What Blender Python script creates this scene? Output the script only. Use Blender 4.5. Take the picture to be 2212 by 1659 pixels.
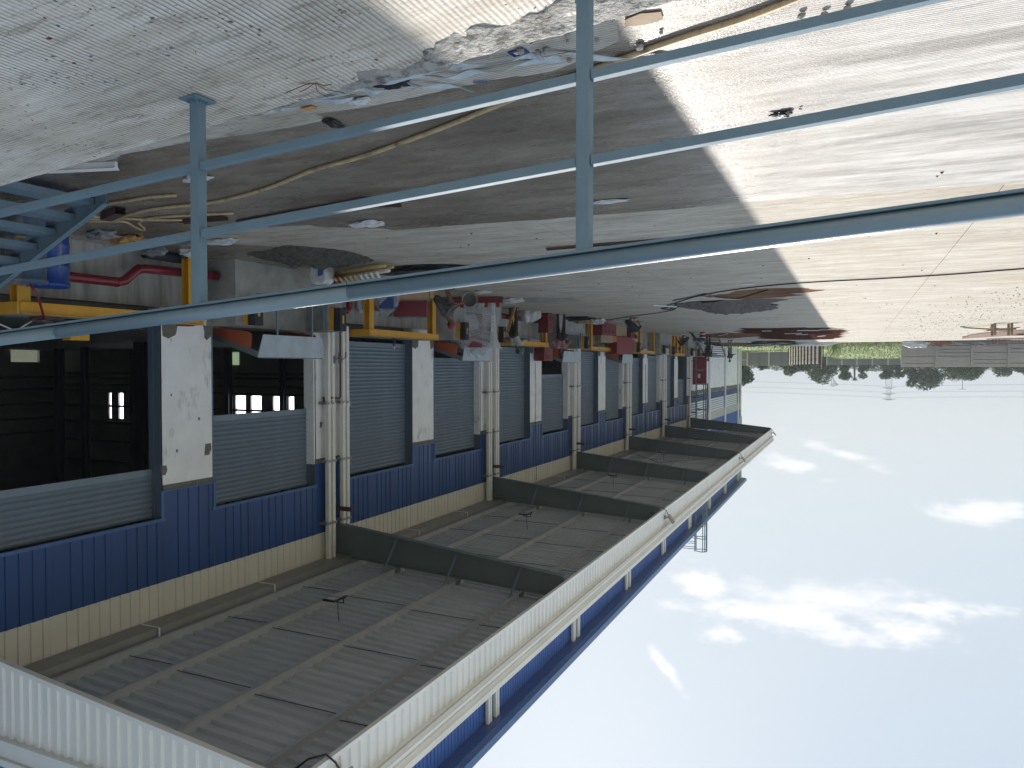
import bpy, bmesh, math, random
import numpy as np
from mathutils import Vector, Matrix, noise as mnoise
R = math.radians
random.seed(7)
sc = bpy.context.scene
COL = sc.collection
for o in list(bpy.data.objects): bpy.data.objects.remove(o)

# ---------------------------------------------------------------- camera
YAW = R(24.85); PITCH = math.atan(36.5/1600)
fwd = Vector((math.sin(YAW)*math.cos(PITCH), math.cos(YAW)*math.cos(PITCH), math.sin(PITCH)))
rgt = Vector((math.cos(YAW), -math.sin(YAW), 0)); up = rgt.cross(fwd)
cam_d = bpy.data.cameras.new('camera'); cam_d.sensor_width = 36; cam_d.lens = 36*1600/2212
cam_d.clip_start = .05; cam_d.clip_end = 3000
cam = bpy.data.objects.new('camera', cam_d); COL.objects.link(cam); sc.camera = cam
m3 = Matrix((-rgt, -up, -fwd)).transposed()          # the photograph was taken with the phone upside down
cam.matrix_world = Matrix.Translation((0, 0, 2.05)) @ m3.to_4x4()

# ---------------------------------------------------------------- world, sun, exposure
SUN = Vector((.300, .77, .53)).normalized()
sun_el = math.asin(SUN.z); sun_az = math.atan2(SUN.x, SUN.y)
W = bpy.data.worlds.new('World'); sc.world = W; W.use_nodes = True
nt = W.node_tree; nt.nodes.clear()
def N(t, typ, **k):
    n = t.nodes.new(typ)
    for a, b in k.items(): setattr(n, a, b)
    return n
sky = N(nt, 'ShaderNodeTexSky', sky_type='NISHITA'); sky.sun_disc = False
sky.sun_elevation = sun_el; sky.sun_rotation = sun_az
sky.altitude = 50; sky.air_density = 1.2; sky.dust_density = 1.5; sky.ozone_density = 2.5
geo = N(nt, 'ShaderNodeTexCoord'); sep = N(nt, 'ShaderNodeSeparateXYZ'); nt.links.new(geo.outputs['Generated'], sep.inputs[0])
def wm(op, a, b=None, c=None):
    n = N(nt, 'ShaderNodeMath', operation=op)
    for i, v in enumerate((a, b, c)):
        if v is None: continue
        if hasattr(v, 'is_linked') or hasattr(v, 'links'): nt.links.new(v, n.inputs[i])
        else: n.inputs[i].default_value = v
    return n.outputs[0]
az = wm('ARCTAN2', sep.outputs[0], sep.outputs[1]); el = wm('ARCSINE', sep.outputs[2])
noi = N(nt, 'ShaderNodeTexNoise'); noi.inputs['Scale'].default_value = 15; noi.inputs['Detail'].default_value = 11; noi.inputs['Roughness'].default_value = .66
mp = N(nt, 'ShaderNodeMapping'); mp.inputs['Scale'].default_value = (1, 1, 2.6); nt.links.new(geo.outputs['Generated'], mp.inputs[0]); nt.links.new(mp.outputs[0], noi.inputs[0])
nf = noi.outputs['Fac']
def cloud(a0, e0, ra, re, tilt=0, amp=1.5):
    da = wm('SUBTRACT', az, R(a0)); de = wm('SUBTRACT', el, R(e0))
    de = wm('SUBTRACT', de, wm('MULTIPLY', da, tilt))
    d = wm('ADD', wm('POWER', wm('DIVIDE', da, R(ra)), 2.0), wm('POWER', wm('DIVIDE', de, R(re)), 2.0))
    v = wm('SUBTRACT', 1.0, wm('SQRT', d)); v = wm('ADD', v, wm('MULTIPLY', wm('SUBTRACT', nf, .5), amp * 2))
    return v
cl = [cloud(3.2, 17.6, 11.5, 1.5, .0, 1.7), cloud(10.5, 15.9, 2.6, 1.7, -.35, 1.9), cloud(1.5, 16.2, 8.5, 1.9, .05, 1.1), cloud(.2, 18.3, 3.2, 1.0, 0, 1.5), cloud(-4.8, 16.0, 4.8, .8, .12, 1.9),
      cloud(13, 21.9, 1.5, .7, -1.0, 1.4), cloud(8.7, 19.2, 2.2, .8, 0, 1.7), cloud(-7.6, 9.2, 3.0, 1.1, .1, 2.1), cloud(3.6, 7.2, 3.2, .7, -.2, 2.1), cloud(1.5, 5.9, 3.2, .6, -.3, 2.0),
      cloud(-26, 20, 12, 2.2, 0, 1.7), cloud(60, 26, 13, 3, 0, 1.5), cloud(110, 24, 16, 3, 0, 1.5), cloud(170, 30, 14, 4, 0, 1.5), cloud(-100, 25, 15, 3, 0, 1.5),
      cloud(-60, 48, 26, 9, 0, 1.2), cloud(150, 50, 30, 10, 0, 1.2), cloud(-130, 42, 24, 9, 0, 1.2), cloud(95, 55, 22, 9, 0, 1.2), cloud(-160, 20, 20, 5, 0, 1.4), cloud(-35, 62, 20, 8, 0, 1.2)]  # broad unseen clouds overhead and behind, added to brighten the shade
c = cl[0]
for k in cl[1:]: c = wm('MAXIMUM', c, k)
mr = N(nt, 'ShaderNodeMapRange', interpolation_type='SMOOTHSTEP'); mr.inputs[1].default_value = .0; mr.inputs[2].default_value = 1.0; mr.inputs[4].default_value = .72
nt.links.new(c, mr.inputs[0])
# pale, hazy air whitens the whole sky a little, most of all near the horizon
hz = N(nt, 'ShaderNodeMapRange'); hz.inputs[1].default_value = 0; hz.inputs[2].default_value = R(40); hz.inputs[3].default_value = .74; hz.inputs[4].default_value = .6
nt.links.new(wm('ABSOLUTE', el), hz.inputs[0])
mxh = N(nt, 'ShaderNodeMix', data_type='RGBA'); hcol = N(nt, 'ShaderNodeValToRGB'); hcol.color_ramp.elements[0].color = (.585, .65, .68, 1); hcol.color_ramp.elements[1].color = (.42, .54, .68, 1); hcol.color_ramp.elements[1].position = .75
nt.links.new(wm('MULTIPLY', wm('ABSOLUTE', el), 1.35), hcol.inputs[0])
hsc = N(nt, 'ShaderNodeVectorMath', operation='SCALE'); hsc.inputs['Scale'].default_value = 2.72; nt.links.new(hcol.outputs[0], hsc.inputs[0]); nt.links.new(hsc.outputs[0], mxh.inputs['B'])
nt.links.new(hz.outputs[0], mxh.inputs['Factor']); gmm = N(nt, 'ShaderNodeGamma'); gmm.inputs[1].default_value = .36; nt.links.new(sky.outputs[0], gmm.inputs[0]); nt.links.new(gmm.outputs[0], mxh.inputs['A'])
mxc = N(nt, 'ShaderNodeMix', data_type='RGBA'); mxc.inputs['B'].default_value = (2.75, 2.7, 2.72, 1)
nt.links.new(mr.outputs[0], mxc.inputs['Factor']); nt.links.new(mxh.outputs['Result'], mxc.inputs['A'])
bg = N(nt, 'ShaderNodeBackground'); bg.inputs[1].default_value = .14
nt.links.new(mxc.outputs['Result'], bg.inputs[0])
wo = N(nt, 'ShaderNodeOutputWorld'); nt.links.new(bg.outputs[0], wo.inputs[0])
sl = bpy.data.lights.new('sun', 'SUN'); sl.energy = 2.05; sl.angle = R(.55); sl.color = (1, .94, .87)
so = bpy.data.objects.new('sun', sl); COL.objects.link(so); so.rotation_euler = (-SUN).to_track_quat('-Z', 'Y').to_euler(); so.location = (0, 0, 40)
sc.view_settings.view_transform = 'Standard'; sc.view_settings.look = 'None'
sc.view_settings.gamma = 1; sc.view_settings.use_curve_mapping = False
sc.view_settings.exposure = 1.68
sc.cycles.max_bounces = 8; sc.cycles.diffuse_bounces = 4; sc.cycles.transparent_max_bounces = 12
sc.cycles.caustics_reflective = False; sc.cycles.caustics_refractive = False

# ================================================================ helpers
def tag(o, label=None, cat=None, group=None, kind=None):
    if label: o['label'] = label
    if cat: o['category'] = cat
    if group: o['group'] = group
    if kind: o['kind'] = kind
    return o
def empty(name, loc, label=None, cat=None, group=None, rz=0):
    o = bpy.data.objects.new(name, None); COL.objects.link(o); o.location = loc; o.rotation_euler = (0, 0, rz); o.empty_display_size = .2
    return tag(o, label, cat, group)
def copy_tree(o, parent=None):
    c = o.copy(); COL.objects.link(c); c.parent = parent
    for ch in list(o.children): copy_tree(ch, c)
    return c
class MB:
    """collects plain shapes into one mesh"""
    def __init__(s): s.v = []; s.f = []; s.m = []
    def add(s, vs, fs, mi=0):
        b = len(s.v); s.v += [tuple(v) for v in vs]; s.f += [tuple(b+i for i in f) for f in fs]; s.m += [mi]*len(fs); return s
    def box(s, x0, x1, y0, y1, z0, z1, mi=0):
        v = [(x, y, z) for z in (z0, z1) for y in (y0, y1) for x in (x0, x1)]
        return s.add(v, [(0,2,3,1),(4,5,7,6),(0,1,5,4),(2,6,7,3),(0,4,6,2),(1,3,7,5)], mi)
    def bar(s, a, b, w, h, upv=(0,0,1), mi=0):
        a, b = Vector(a), Vector(b); d = (b-a).normalized(); u = Vector(upv)
        if abs(d.dot(u)) > .99: u = Vector((0,1,0))
        r = d.cross(u).normalized(); u = r.cross(d)
        vs = [p + r*i*w/2 + u*j*h/2 for p in (a, b) for j in (-1, 1) for i in (-1, 1)]
        return s.add(vs, [(0,1,3,2),(4,6,7,5),(0,4,5,1),(2,3,7,6),(0,2,6,4),(1,5,7,3)], mi)
    def tube(s, pts, r, seg=8, cap=True, mi=0, hollow=False):
        pts = [Vector(p) for p in pts]; n = len(pts); rs = r if isinstance(r, (list, tuple)) else [r]*n
        vs = []; pr = None
        for i, p in enumerate(pts):
            d = (pts[min(i+1, n-1)]-pts[max(i-1, 0)]).normalized()
            if pr is None:
                pr = d.cross(Vector((0,0,1)))
                if pr.length < .05: pr = d.cross(Vector((0,1,0)))
            pr = (pr - d*pr.dot(d)).normalized(); q = d.cross(pr)
            for k in range(seg):
                t = 2*math.pi*k/seg; vs.append(p + (pr*math.cos(t) + q*math.sin(t))*rs[i])
        fs = [(i*seg+k, i*seg+(k+1) % seg, (i+1)*seg+(k+1) % seg, (i+1)*seg+k) for i in range(n-1) for k in range(seg)]
        if cap: fs += [tuple(reversed(range(seg))), tuple((n-1)*seg+k for k in range(seg))]
        return s.add(vs, fs, mi)
    def prism(s, poly, ax, lo, hi, mi=0):
        n = len(poly)
        def P(p, t):
            l = list(p); l.insert(ax, t); return tuple(l)
        vs = [P(p, lo) for p in poly] + [P(p, hi) for p in poly]
        return s.add(vs, [tuple(reversed(range(n))), tuple(range(n, 2*n))] + [(i, (i+1) % n, n+(i+1) % n, n+i) for i in range(n)], mi)
    def corr(s, p0, u, v, nn, W_, L_, pitch=.2, dep=.028, crest=.05, slope=.02, mi=0):
        """trapezoid ribbed sheet: width along u, length along v, ribs rise along nn"""
        p0, u, v, nn = Vector(p0), Vector(u), Vector(v), Vector(nn); pr = [(0, 0)]; x = 0
        while x + pitch <= W_+1e-6:
            a = x + pitch/2
            pr += [(a-crest/2-slope, 0), (a-crest/2, dep), (a+crest/2, dep), (a+crest/2+slope, 0)]; x += pitch
        pr.append((W_, 0)); n = len(pr)
        vs = [p0 + u*a + nn*h for a, h in pr] + [p0 + u*a + nn*h + v*L_ for a, h in pr]
        return s.add(vs, [(i, i+1, n+i+1, n+i) for i in range(n-1)], mi)
    def mesh(s, name, mats, smooth=False, fix=True):
        me = bpy.data.meshes.new(name); me.from_pydata(s.v, [], s.f)
        for m in (mats if isinstance(mats, (list, tuple)) else [mats]): me.materials.append(m)
        me.polygons.foreach_set('material_index', s.m)
        if smooth: me.polygons.foreach_set('use_smooth', [True]*len(s.f))
        me.update()
        if fix:
            bm = bmesh.new(); bm.from_mesh(me); bmesh.ops.recalc_face_normals(bm, faces=bm.faces); bm.to_mesh(me); bm.free()
        return me
    def build(s, name, mats, parent=None, smooth=False, kind=None, bevel=0, fix=True, auto=None, label=None):
        o = bpy.data.objects.new(name, s.mesh(name, mats, smooth, fix)); COL.objects.link(o)
        if parent: o.parent = parent
        if kind: o['kind'] = kind
        if label: o['label'] = label
        if bevel:
            b = o.modifiers.new('bevel', 'BEVEL'); b.width = bevel; b.segments = 2; b.limit_method = 'ANGLE'
        return o
def inst(name, me, parent, loc=(0,0,0), rot=(0,0,0), scale=None, label=None):
    o = bpy.data.objects.new(name, me); COL.objects.link(o); o.parent = parent; o.location = loc; o.rotation_euler = rot
    if scale: o.scale = scale
    if label: o['label'] = label
    return o
def gz(X): return -.12*min(max((X-4)/7, 0), 1)
def g3(x, y, h=0): return (x, y, gz(x)+h)

# ================================================================ materials
def mat(name, col, rough=.7, metal=0, var=.0, vscale=3, vcol=None, vstretch=(1,1,1), bump=0, bscale=40, bstretch=(1,1,1), spec=.5,
        dirt=0, dirtcol=(.12,.1,.08), dscale=1.2, dthr=(.5,.7), dstretch=(1,1,1), rvar=0, alpha=1, trans=0):
    m = bpy.data.materials.new(name); m.use_nodes = True; t = m.node_tree; b = t.nodes['Principled BSDF']
    b.inputs['Roughness'].default_value = rough; b.inputs['Metallic'].default_value = metal; b.inputs['Specular IOR Level'].default_value = spec
    tc = N(t, 'ShaderNodeTexCoord'); src = tc.outputs['Object']
    def nz(scale, stretch, detail=6, rg=.6):
        mpn = N(t, 'ShaderNodeMapping'); mpn.inputs['Scale'].default_value = stretch; t.links.new(src, mpn.inputs[0])
        q = N(t, 'ShaderNodeTexNoise'); q.inputs['Scale'].default_value = scale; q.inputs['Detail'].default_value = detail; q.inputs['Roughness'].default_value = rg
        t.links.new(mpn.outputs[0], q.inputs[0]); return q.outputs['Fac']
    cur = None
    if var or vcol:
        f = nz(vscale, vstretch)
        mx = N(t, 'ShaderNodeMix', data_type='RGBA')
        c2 = vcol if vcol else tuple(c*(1-var) for c in col)
        c1 = col if vcol else tuple(min(c*(1+var), 1) for c in col)
        mx.inputs['A'].default_value = (*c1, 1); mx.inputs['B'].default_value = (*c2, 1)
        rr = N(t, 'ShaderNodeMapRange'); rr.inputs[1].default_value = .32; rr.inputs[2].default_value = .68; t.links.new(f, rr.inputs[0]); t.links.new(rr.outputs[0], mx.inputs['Factor'])
        cur = mx.outputs['Result']
    if dirt:
        f = nz(dscale, dstretch, 8, .7)
        rr = N(t, 'ShaderNodeMapRange'); rr.inputs[1].default_value = dthr[0]; rr.inputs[2].default_value = dthr[1]; rr.inputs[4].default_value = dirt; t.links.new(f, rr.inputs[0])
        mx = N(t, 'ShaderNodeMix', data_type='RGBA'); t.links.new(rr.outputs[0], mx.inputs['Factor'])
        if cur: t.links.new(cur, mx.inputs['A'])
        else: mx.inputs['A'].default_value = (*col, 1)
        mx.inputs['B'].default_value = (*dirtcol, 1); cur = mx.outputs['Result']
    if cur: t.links.new(cur, b.inputs['Base Color'])
    else: b.inputs['Base Color'].default_value = (*col, 1)
    if rvar:
        f = nz(vscale*2, vstretch); rr = N(t, 'ShaderNodeMapRange'); rr.inputs[3].default_value = max(rough-rvar, .03); rr.inputs[4].default_value = min(rough+rvar, 1)
        t.links.new(f, rr.inputs[0]); t.links.new(rr.outputs[0], b.inputs['Roughness'])
    if bump:
        f = nz(bscale, bstretch, 5); bp = N(t, 'ShaderNodeBump'); bp.inputs['Strength'].default_value = min(bump, 1); bp.inputs['Distance'].default_value = .02*max(bump, 1)
        t.links.new(f, bp.inputs['Height']); t.links.new(bp.outputs[0], b.inputs['Normal'])
    if trans: b.inputs['Transmission Weight'].default_value = trans
    if alpha < 1: b.inputs['Alpha'].default_value = alpha
    return m

def concrete(name, base, ribs=None, wet=False, dark=.5, specks=None):
    """yard concrete: broom lines along X, streaks, blotches, specks of dirt.  ribs=('X'|'Y', pitch) for tined grooves"""
    m = bpy.data.materials.new(name); m.use_nodes = True; t = m.node_tree; b = t.nodes['Principled BSDF']; L = t.links.new
    tc = N(t, 'ShaderNodeTexCoord'); P = N(t, 'ShaderNodeMapping'); L(tc.outputs['Object'], P.inputs[0]); base_p = P.outputs[0]
    def nz(scale, stretch, detail=6, rg=.6):
        q0 = N(t, 'ShaderNodeMapping'); q0.inputs['Scale'].default_value = stretch; L(base_p, q0.inputs[0])
        q = N(t, 'ShaderNodeTexNoise'); q.inputs['Scale'].default_value = scale; q.inputs['Detail'].default_value = detail; q.inputs['Roughness'].default_value = rg
        L(q0.outputs[0], q.inputs[0]); return q.outputs['Fac']
    def rng(f, a, c, lo=0, hi=1):
        r = N(t, 'ShaderNodeMapRange'); r.inputs[1].default_value = a; r.inputs[2].default_value = c; r.inputs[3].default_value = lo; r.inputs[4].default_value = hi
        L(f, r.inputs[0]); return r.outputs[0]
    def mix(f, A, B, mode='MIX'):
        x = N(t, 'ShaderNodeMix', data_type='RGBA', blend_type=mode)
        for s_, v in (('Factor', f), ('A', A), ('B', B)):
            if isinstance(v, tuple): x.inputs[s_].default_value = (*v, 1)
            elif isinstance(v, (int, float)): x.inputs[s_].default_value = v
            else: L(v, x.inputs[s_])
        return x.outputs['Result']
    big = nz(.35, (.6, 1, 1), 5); mid = nz(2.2, (.35, 1.2, 1), 7, .65); streak = nz(7, (.12, 2.2, 1), 7, .75); fine = nz(60, (.5, 1, 1), 4)
    col = mix(rng(big, .3, .7), tuple(c*1.08 for c in base), tuple(c*v for c, v in zip(base, (.84, .83, .8))))
    col = mix(rng(mid, .44, .66, 0, .6), col, tuple(c*v for c, v in zip(base, (.68, .64, .58))))
    st2 = nz(1.3, (.4, 2.2, 1), 9, .78); st3 = nz(.6, (.5, 1.1, 1), 8, .78)
    col = mix(rng(st2, .47, .64, 0, .8), col, tuple(c*v for c, v in zip(base, (.6, .55, .47))))
    col = mix(rng(st3, .5, .64, 0, .6), col, tuple(c*v for c, v in zip(base, (.66, .6, .5))))
    col = mix(rng(nz(2.4, (.3, 1.8, 1), 8, .76), .34, .47, .4, 0), col, tuple(min(c*1.3, .9) for c in base))
    col = mix(rng(streak, .49, .66, 0, dark), col, tuple(c*v for c, v in zip(base, (.5, .46, .4))))
    col = mix(rng(fine, .5, .8, 0, .3), col, tuple(c*.5 for c in base))
    dash = nz(12, (.3, 1.5, 1), 7, .8); gate2 = nz(.7, (.4, 1, 1), 5, .7); dm = N(t, 'ShaderNodeMath', operation='MULTIPLY'); L(rng(dash, .52, .6), dm.inputs[0]); L(rng(gate2, .38, .6, .15, .85), dm.inputs[1])
    col = mix(dm.outputs[0], col, tuple(c*v for c, v in zip(base, (.4, .35, .29))))
    ruddy = nz(1.7, (.35, 1, 1), 6, .75); col = mix(rng(ruddy, .56, .7, 0, .4), col, tuple(c*v for c, v in zip(base, (.72, .58, .46))))
    vo = N(t, 'ShaderNodeTexVoronoi'); vo.inputs['Scale'].default_value = 3.2; L(base_p, vo.inputs[0])
    gate = nz(1.1, (1, 1, 1), 3); sp = N(t, 'ShaderNodeMath', operation='LESS_THAN'); L(vo.outputs['Distance'], sp.inputs[0]); L(rng(gate, .5, .7, 0, .075), sp.inputs[1])
    col = mix(sp.outputs[0], col, (.045, .035, .03))
    h = None
    if ribs:
        wv = N(t, 'ShaderNodeTexWave', wave_type='BANDS', bands_direction=ribs[0]); wv.inputs['Scale'].default_value = .3142/ribs[1]*1.0
        wv.inputs['Distortion'].default_value = 1.7; wv.inputs['Detail'].default_value = 3; wv.inputs['Detail Scale'].default_value = .8; L(base_p, wv.inputs[0])
        wear = nz(1.6, (1, 1, 1), 6, .7); gr = rng(wv.outputs['Fac'], .0, .42, 1, 0)
        gm = N(t, 'ShaderNodeMath', operation='MULTIPLY'); L(gr, gm.inputs[0]); L(rng(wear, .36, .6, .05, ribs[2]), gm.inputs[1])
        col = mix(gm.outputs[0], col, tuple(c*.3 for c in base)); h = wv.outputs['Fac']
    if specks:
        for i, (cc, sc_, lim) in enumerate(specks):
            q0 = N(t, 'ShaderNodeMapping'); q0.inputs['Location'].default_value = (i*7.3, i*3.1, 0); L(base_p, q0.inputs[0])
            wob = N(t, 'ShaderNodeTexNoise'); wob.inputs['Scale'].default_value = 45; L(base_p, wob.inputs[0])
            ad = N(t, 'ShaderNodeMix', data_type='RGBA'); ad.inputs['Factor'].default_value = .03; L(q0.outputs[0], ad.inputs['A']); L(wob.outputs['Color'], ad.inputs['B'])
            v2 = N(t, 'ShaderNodeTexVoronoi'); v2.inputs['Scale'].default_value = sc_; L(ad.outputs['Result'], v2.inputs[0])
            g2 = nz(1.3+i*.4, (1, 1, 1), 3); s2 = N(t, 'ShaderNodeMath', operation='LESS_THAN'); L(v2.outputs['Distance'], s2.inputs[0]); L(rng(g2, .46, .68, 0, lim), s2.inputs[1])
            col = mix(s2.outputs[0], col, cc)
    dryf = None
    if wet:
        sx = N(t, 'ShaderNodeSeparateXYZ'); L(base_p, sx.inputs[0])
        wob = N(t, 'ShaderNodeMath', operation='MULTIPLY_ADD'); L(nz(1.5, (1, 3, 1), 6, .7), wob.inputs[0]); wob.inputs[1].default_value = 3.6; L(sx.outputs[0], wob.inputs[2])
        col = mix(rng(st3, .4, .62, 0, .75), col, tuple(c*1.9 for c in base)); col = mix(rng(nz(1.2, (.35, 1.6, 1), 7, .75), .5, .64, 0, .6), col, (.1, .075, .05)); dryf = rng(wob.outputs[0], 3.6, 1.3); col = mix(dryf, col, mix(rng(st2, .42, .6), (.56, .535, .5), (.27, .25, .225)))
    L(col, b.inputs['Base Color'])
    bp = N(t, 'ShaderNodeBump'); bp.inputs['Distance'].default_value = .006; bp.inputs['Strength'].default_value = .55
    hh = N(t, 'ShaderNodeMath', operation='ADD'); L(fine, hh.inputs[0]); L(nz(9, (.1, 3, 1), 5), hh.inputs[1])
    if h is not None:
        h2 = N(t, 'ShaderNodeMath', operation='MULTIPLY_ADD'); L(h, h2.inputs[0]); h2.inputs[1].default_value = 1.5; L(hh.outputs[0], h2.inputs[2]); L(h2.outputs[0], bp.inputs['Height'])
    else: L(hh.outputs[0], bp.inputs['Height'])
    L(bp.outputs[0], b.inputs['Normal'])
    if wet:
        wr_ = N(t, 'ShaderNodeMath', operation='MULTIPLY_ADD'); L(dryf, wr_.inputs[0]); wr_.inputs[1].default_value = .3; L(rng(mid, .35, .65, .16, .42), wr_.inputs[2]); L(wr_.outputs[0], b.inputs['Roughness']); b.inputs['Specular IOR Level'].default_value = .6
        bp.inputs['Distance'].default_value = .004
        g = nz(130, (.5, 1, 1), 2); hx = N(t, 'ShaderNodeMath', operation='MULTIPLY_ADD'); L(g, hx.inputs[0]); hx.inputs[1].default_value = 1.6; L(bp.inputs['Height'].links[0].from_socket, hx.inputs[2]); L(hx.outputs[0], bp.inputs['Height'])
    else: b.inputs['Roughness'].default_value = .82; b.inputs['Specular IOR Level'].default_value = .35
    return m
M = {}
M['yard'] = concrete('yard_concrete', (.57, .53, .465), dark=.8)
M['yard_ribbed'] = concrete('broomed_concrete', (.66, .63, .57), ribs=('Y', .028, .9), dark=.3)
M['wet'] = concrete('wet_concrete', (.185, .16, .13), ribs=('Y', .028, .45), wet=True, dark=.4)
M['ramp'] = concrete('ramp_concrete', (.84, .79, .72), ribs=('X', .026, 1.0), dark=.3,
                     specks=[((.16,.045,.045), 10, .12), ((.1,.17,.25), 12, .13), ((.12,.11,.1), 24, .24), ((.14,.06,.06), 30, .2), ((.1,.15,.22), 34, .2)])
M['mortar'] = mat('mortar', (.3,.295,.28), .95, vcol=(.52,.5,.46), vscale=9, bump=1.8, bscale=34, dirt=.8, dirtcol=(.1,.095,.085), dscale=16, dthr=(.5,.62))
M['dockconc'] = mat('dock_concrete', (.3,.29,.26), .85, var=.22, vscale=2.5, dirt=.5, dirtcol=(.32,.31,.29), dscale=1.4, bump=.3)
M['stained'] = mat('stained_plaster', (.5,.48,.45), .85, vcol=(.26,.245,.22), vscale=2.2, vstretch=(3,3,.35), bump=.2)
M['slabtop'] = mat('dock_slab', (.3,.28,.25), .85, var=.15, vscale=3, bump=.2)
M['plaster'] = mat('white_plaster', (.86,.86,.86), .8, var=.07, vscale=2, dirt=.6, dirtcol=(.25,.24,.22), dscale=2.6, dthr=(.56,.68), dstretch=(1,1,.4), bump=.12, bscale=12)
M['cement'] = mat('bare_cement', (.16,.15,.125), .9, var=.2, vscale=8)
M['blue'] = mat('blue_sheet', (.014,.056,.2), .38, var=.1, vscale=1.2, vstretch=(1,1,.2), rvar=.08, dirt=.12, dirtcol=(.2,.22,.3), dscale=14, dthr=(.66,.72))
M['blue_lit'] = mat('blue_sheet_lit', (.035,.115,.4), .4, var=.12, vscale=1.5, vstretch=(1,1,.15))  # same blue cladding; its brighter open-sky light is put into the colour
M['bluetrim'] = mat('blue_trim', (.05,.12,.3), .45, var=.1)
M['cream'] = mat('cream_sheet', (.66,.63,.56), .5, var=.05, vscale=1)
M['fascia'] = mat('fascia_sheet', (.8,.8,.79), .4, var=.05, vscale=1.5, vstretch=(1,1,.3), dirt=.25, dirtcol=(.35,.32,.28), dscale=6, dthr=(.66,.74))
M['trim'] = mat('fascia_trim', (.6,.56,.5), .5, var=.05)
M['office'] = mat('office_panel', (.5,.5,.47), .5, var=.05)
M['under'] = mat('roof_underside', (.5,.525,.56), .45, metal=.1, var=.1, vscale=1.5, vstretch=(.4,3,1), rvar=.1)
M['purlin'] = mat('purlin_steel', (.4,.42,.44), .5, metal=.1, var=.08, vscale=2)
M['galv'] = mat('galvanised_gutter', (.25,.25,.25), .4, metal=.2, var=.12)
M['beam'] = mat('beam_paint', (.125,.155,.165), .5, var=.12, vscale=1.5)
M['rod'] = mat('rod_steel', (.05,.05,.06), .6)
M['shutter'] = mat('shutter_steel', (.155,.2,.25), .42, metal=.1, var=.08, vscale=1, rvar=.08)
M['frame'] = mat('door_frame', (.09,.125,.17), .5, var=.05)
M['yellow'] = mat('yellow_paint', (.62,.31,.015), .45, var=.07, vscale=4, dirt=.15, dirtcol=(.2,.1,.02), dscale=9)
M['rail'] = mat('rail_paint', (.135,.2,.245), .68, var=.08, vscale=6, bump=.1, bscale=80, rvar=.06, spec=.3, dirt=.3, dirtcol=(.25,.24,.22), dscale=18, dthr=(.6,.7))
M['handrail'] = mat('handrail_paint', (.135,.2,.245), .33, spec=.9, var=.05, vscale=6, bump=.12, bscale=160, rvar=.05)
M['raildk'] = mat('stair_paint', (.14,.205,.25), .5, var=.1, vscale=5, dirt=.4, dirtcol=(.27,.22,.17), dscale=4, dthr=(.55,.68), dstretch=(1,.5,1))
M['pipe'] = mat('pvc_pipe', (.74,.72,.67), .4, var=.05)
M['firered'] = mat('fire_pipe_red', (.2,.012,.022), .3, var=.15, vscale=4)
M['redpaint'] = mat('red_cabinet', (.2,.014,.02), .4, var=.1, vscale=3)
M['doorred'] = mat('red_door', (.26,.018,.025), .45, var=.05)
M['brown'] = mat('primer_steel', (.085,.04,.035), .7, var=.25, vscale=8)
M['orange'] = mat('orange_paint', (.42,.09,.035), .5, var=.06, dirt=.5, dirtcol=(.3,.25,.22), dscale=5, dthr=(.6,.68))
M['lip'] = mat('leveler_plate', (.4,.46,.52), .5, metal=.1, var=.1, vscale=3, dirt=.3, dirtcol=(.33,.26,.2), dscale=3)
M['rubber'] = mat('black_rubber', (.018,.02,.028), .7)
M['black'] = mat('black_plastic', (.012,.012,.014), .4)
M['white'] = mat('white_plastic', (.7,.7,.7), .5)
M['lens'] = mat('lamp_lens', (.5,.5,.52), .2)
M['hose'] = mat('tan_hose', (.52,.39,.22), .5, var=.15, vscale=9, dirt=.75, dirtcol=(.1,.07,.045), dscale=7, dthr=(.54,.66))
M['barrel'] = mat('blue_drum', (.015,.06,.27), .4, var=.25, vscale=3, dirt=.7, dirtcol=(.3,.28,.25), dscale=4, dthr=(.52,.62), dstretch=(1,1,.3))
M['barrelold'] = mat('dusty_drum', (.07,.11,.17), .6, var=.25, vscale=4, dirt=.7, dirtcol=(.33,.3,.25), dscale=3, dthr=(.48,.62), dstretch=(1,1,.3))
M['strip'] = mat('strip_plastic', (.46,.52,.56), .45, var=.12, vscale=8)
M['film'] = mat('clear_film', (.55,.58,.6), .2, trans=.0, alpha=.38, bump=1, bscale=14, bstretch=(1,1,3), spec=.8)
M['bagwhite'] = mat('white_bag', (.6,.6,.6), .45, var=.12, vscale=9, bump=.8, bscale=14)
M['baggray'] = mat('gray_bag', (.3,.29,.29), .4, var=.3, vscale=9, bump=.8, bscale=14)
M['bagorange'] = mat('orange_cloth', (.5,.27,.09), .7, var=.3, vscale=9, bump=.8, bscale=14)
M['card'] = mat('cardboard', (.5,.3,.19), .85, var=.08, vscale=5)
M['card2'] = mat('pale_cardboard', (.33,.25,.17), .85, var=.12, vscale=5)
M['bamboo'] = mat('tan_tube', (.47,.33,.14), .6, var=.15, vscale=7)
M['tubewhite'] = mat('white_tube', (.6,.58,.52), .6, var=.15, vscale=7)
M['wood'] = mat('timber', (.25,.17,.1), .8, var=.2, vscale=6, vstretch=(1,6,6))
M['sand'] = mat('wet_sand', (.085,.078,.062), .95, var=.3, vscale=12, bump=2, bscale=22)
M['gravel'] = mat('gravel', (.19,.165,.155), .9, vcol=(.05,.04,.04), vscale=26, bump=3, bscale=26)
M['earth'] = mat('red_earth', (.27,.15,.09), 1, spec=.0, vcol=(.1,.055,.035), vscale=3, vstretch=(.3,1,1), bump=1, bscale=14)
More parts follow.
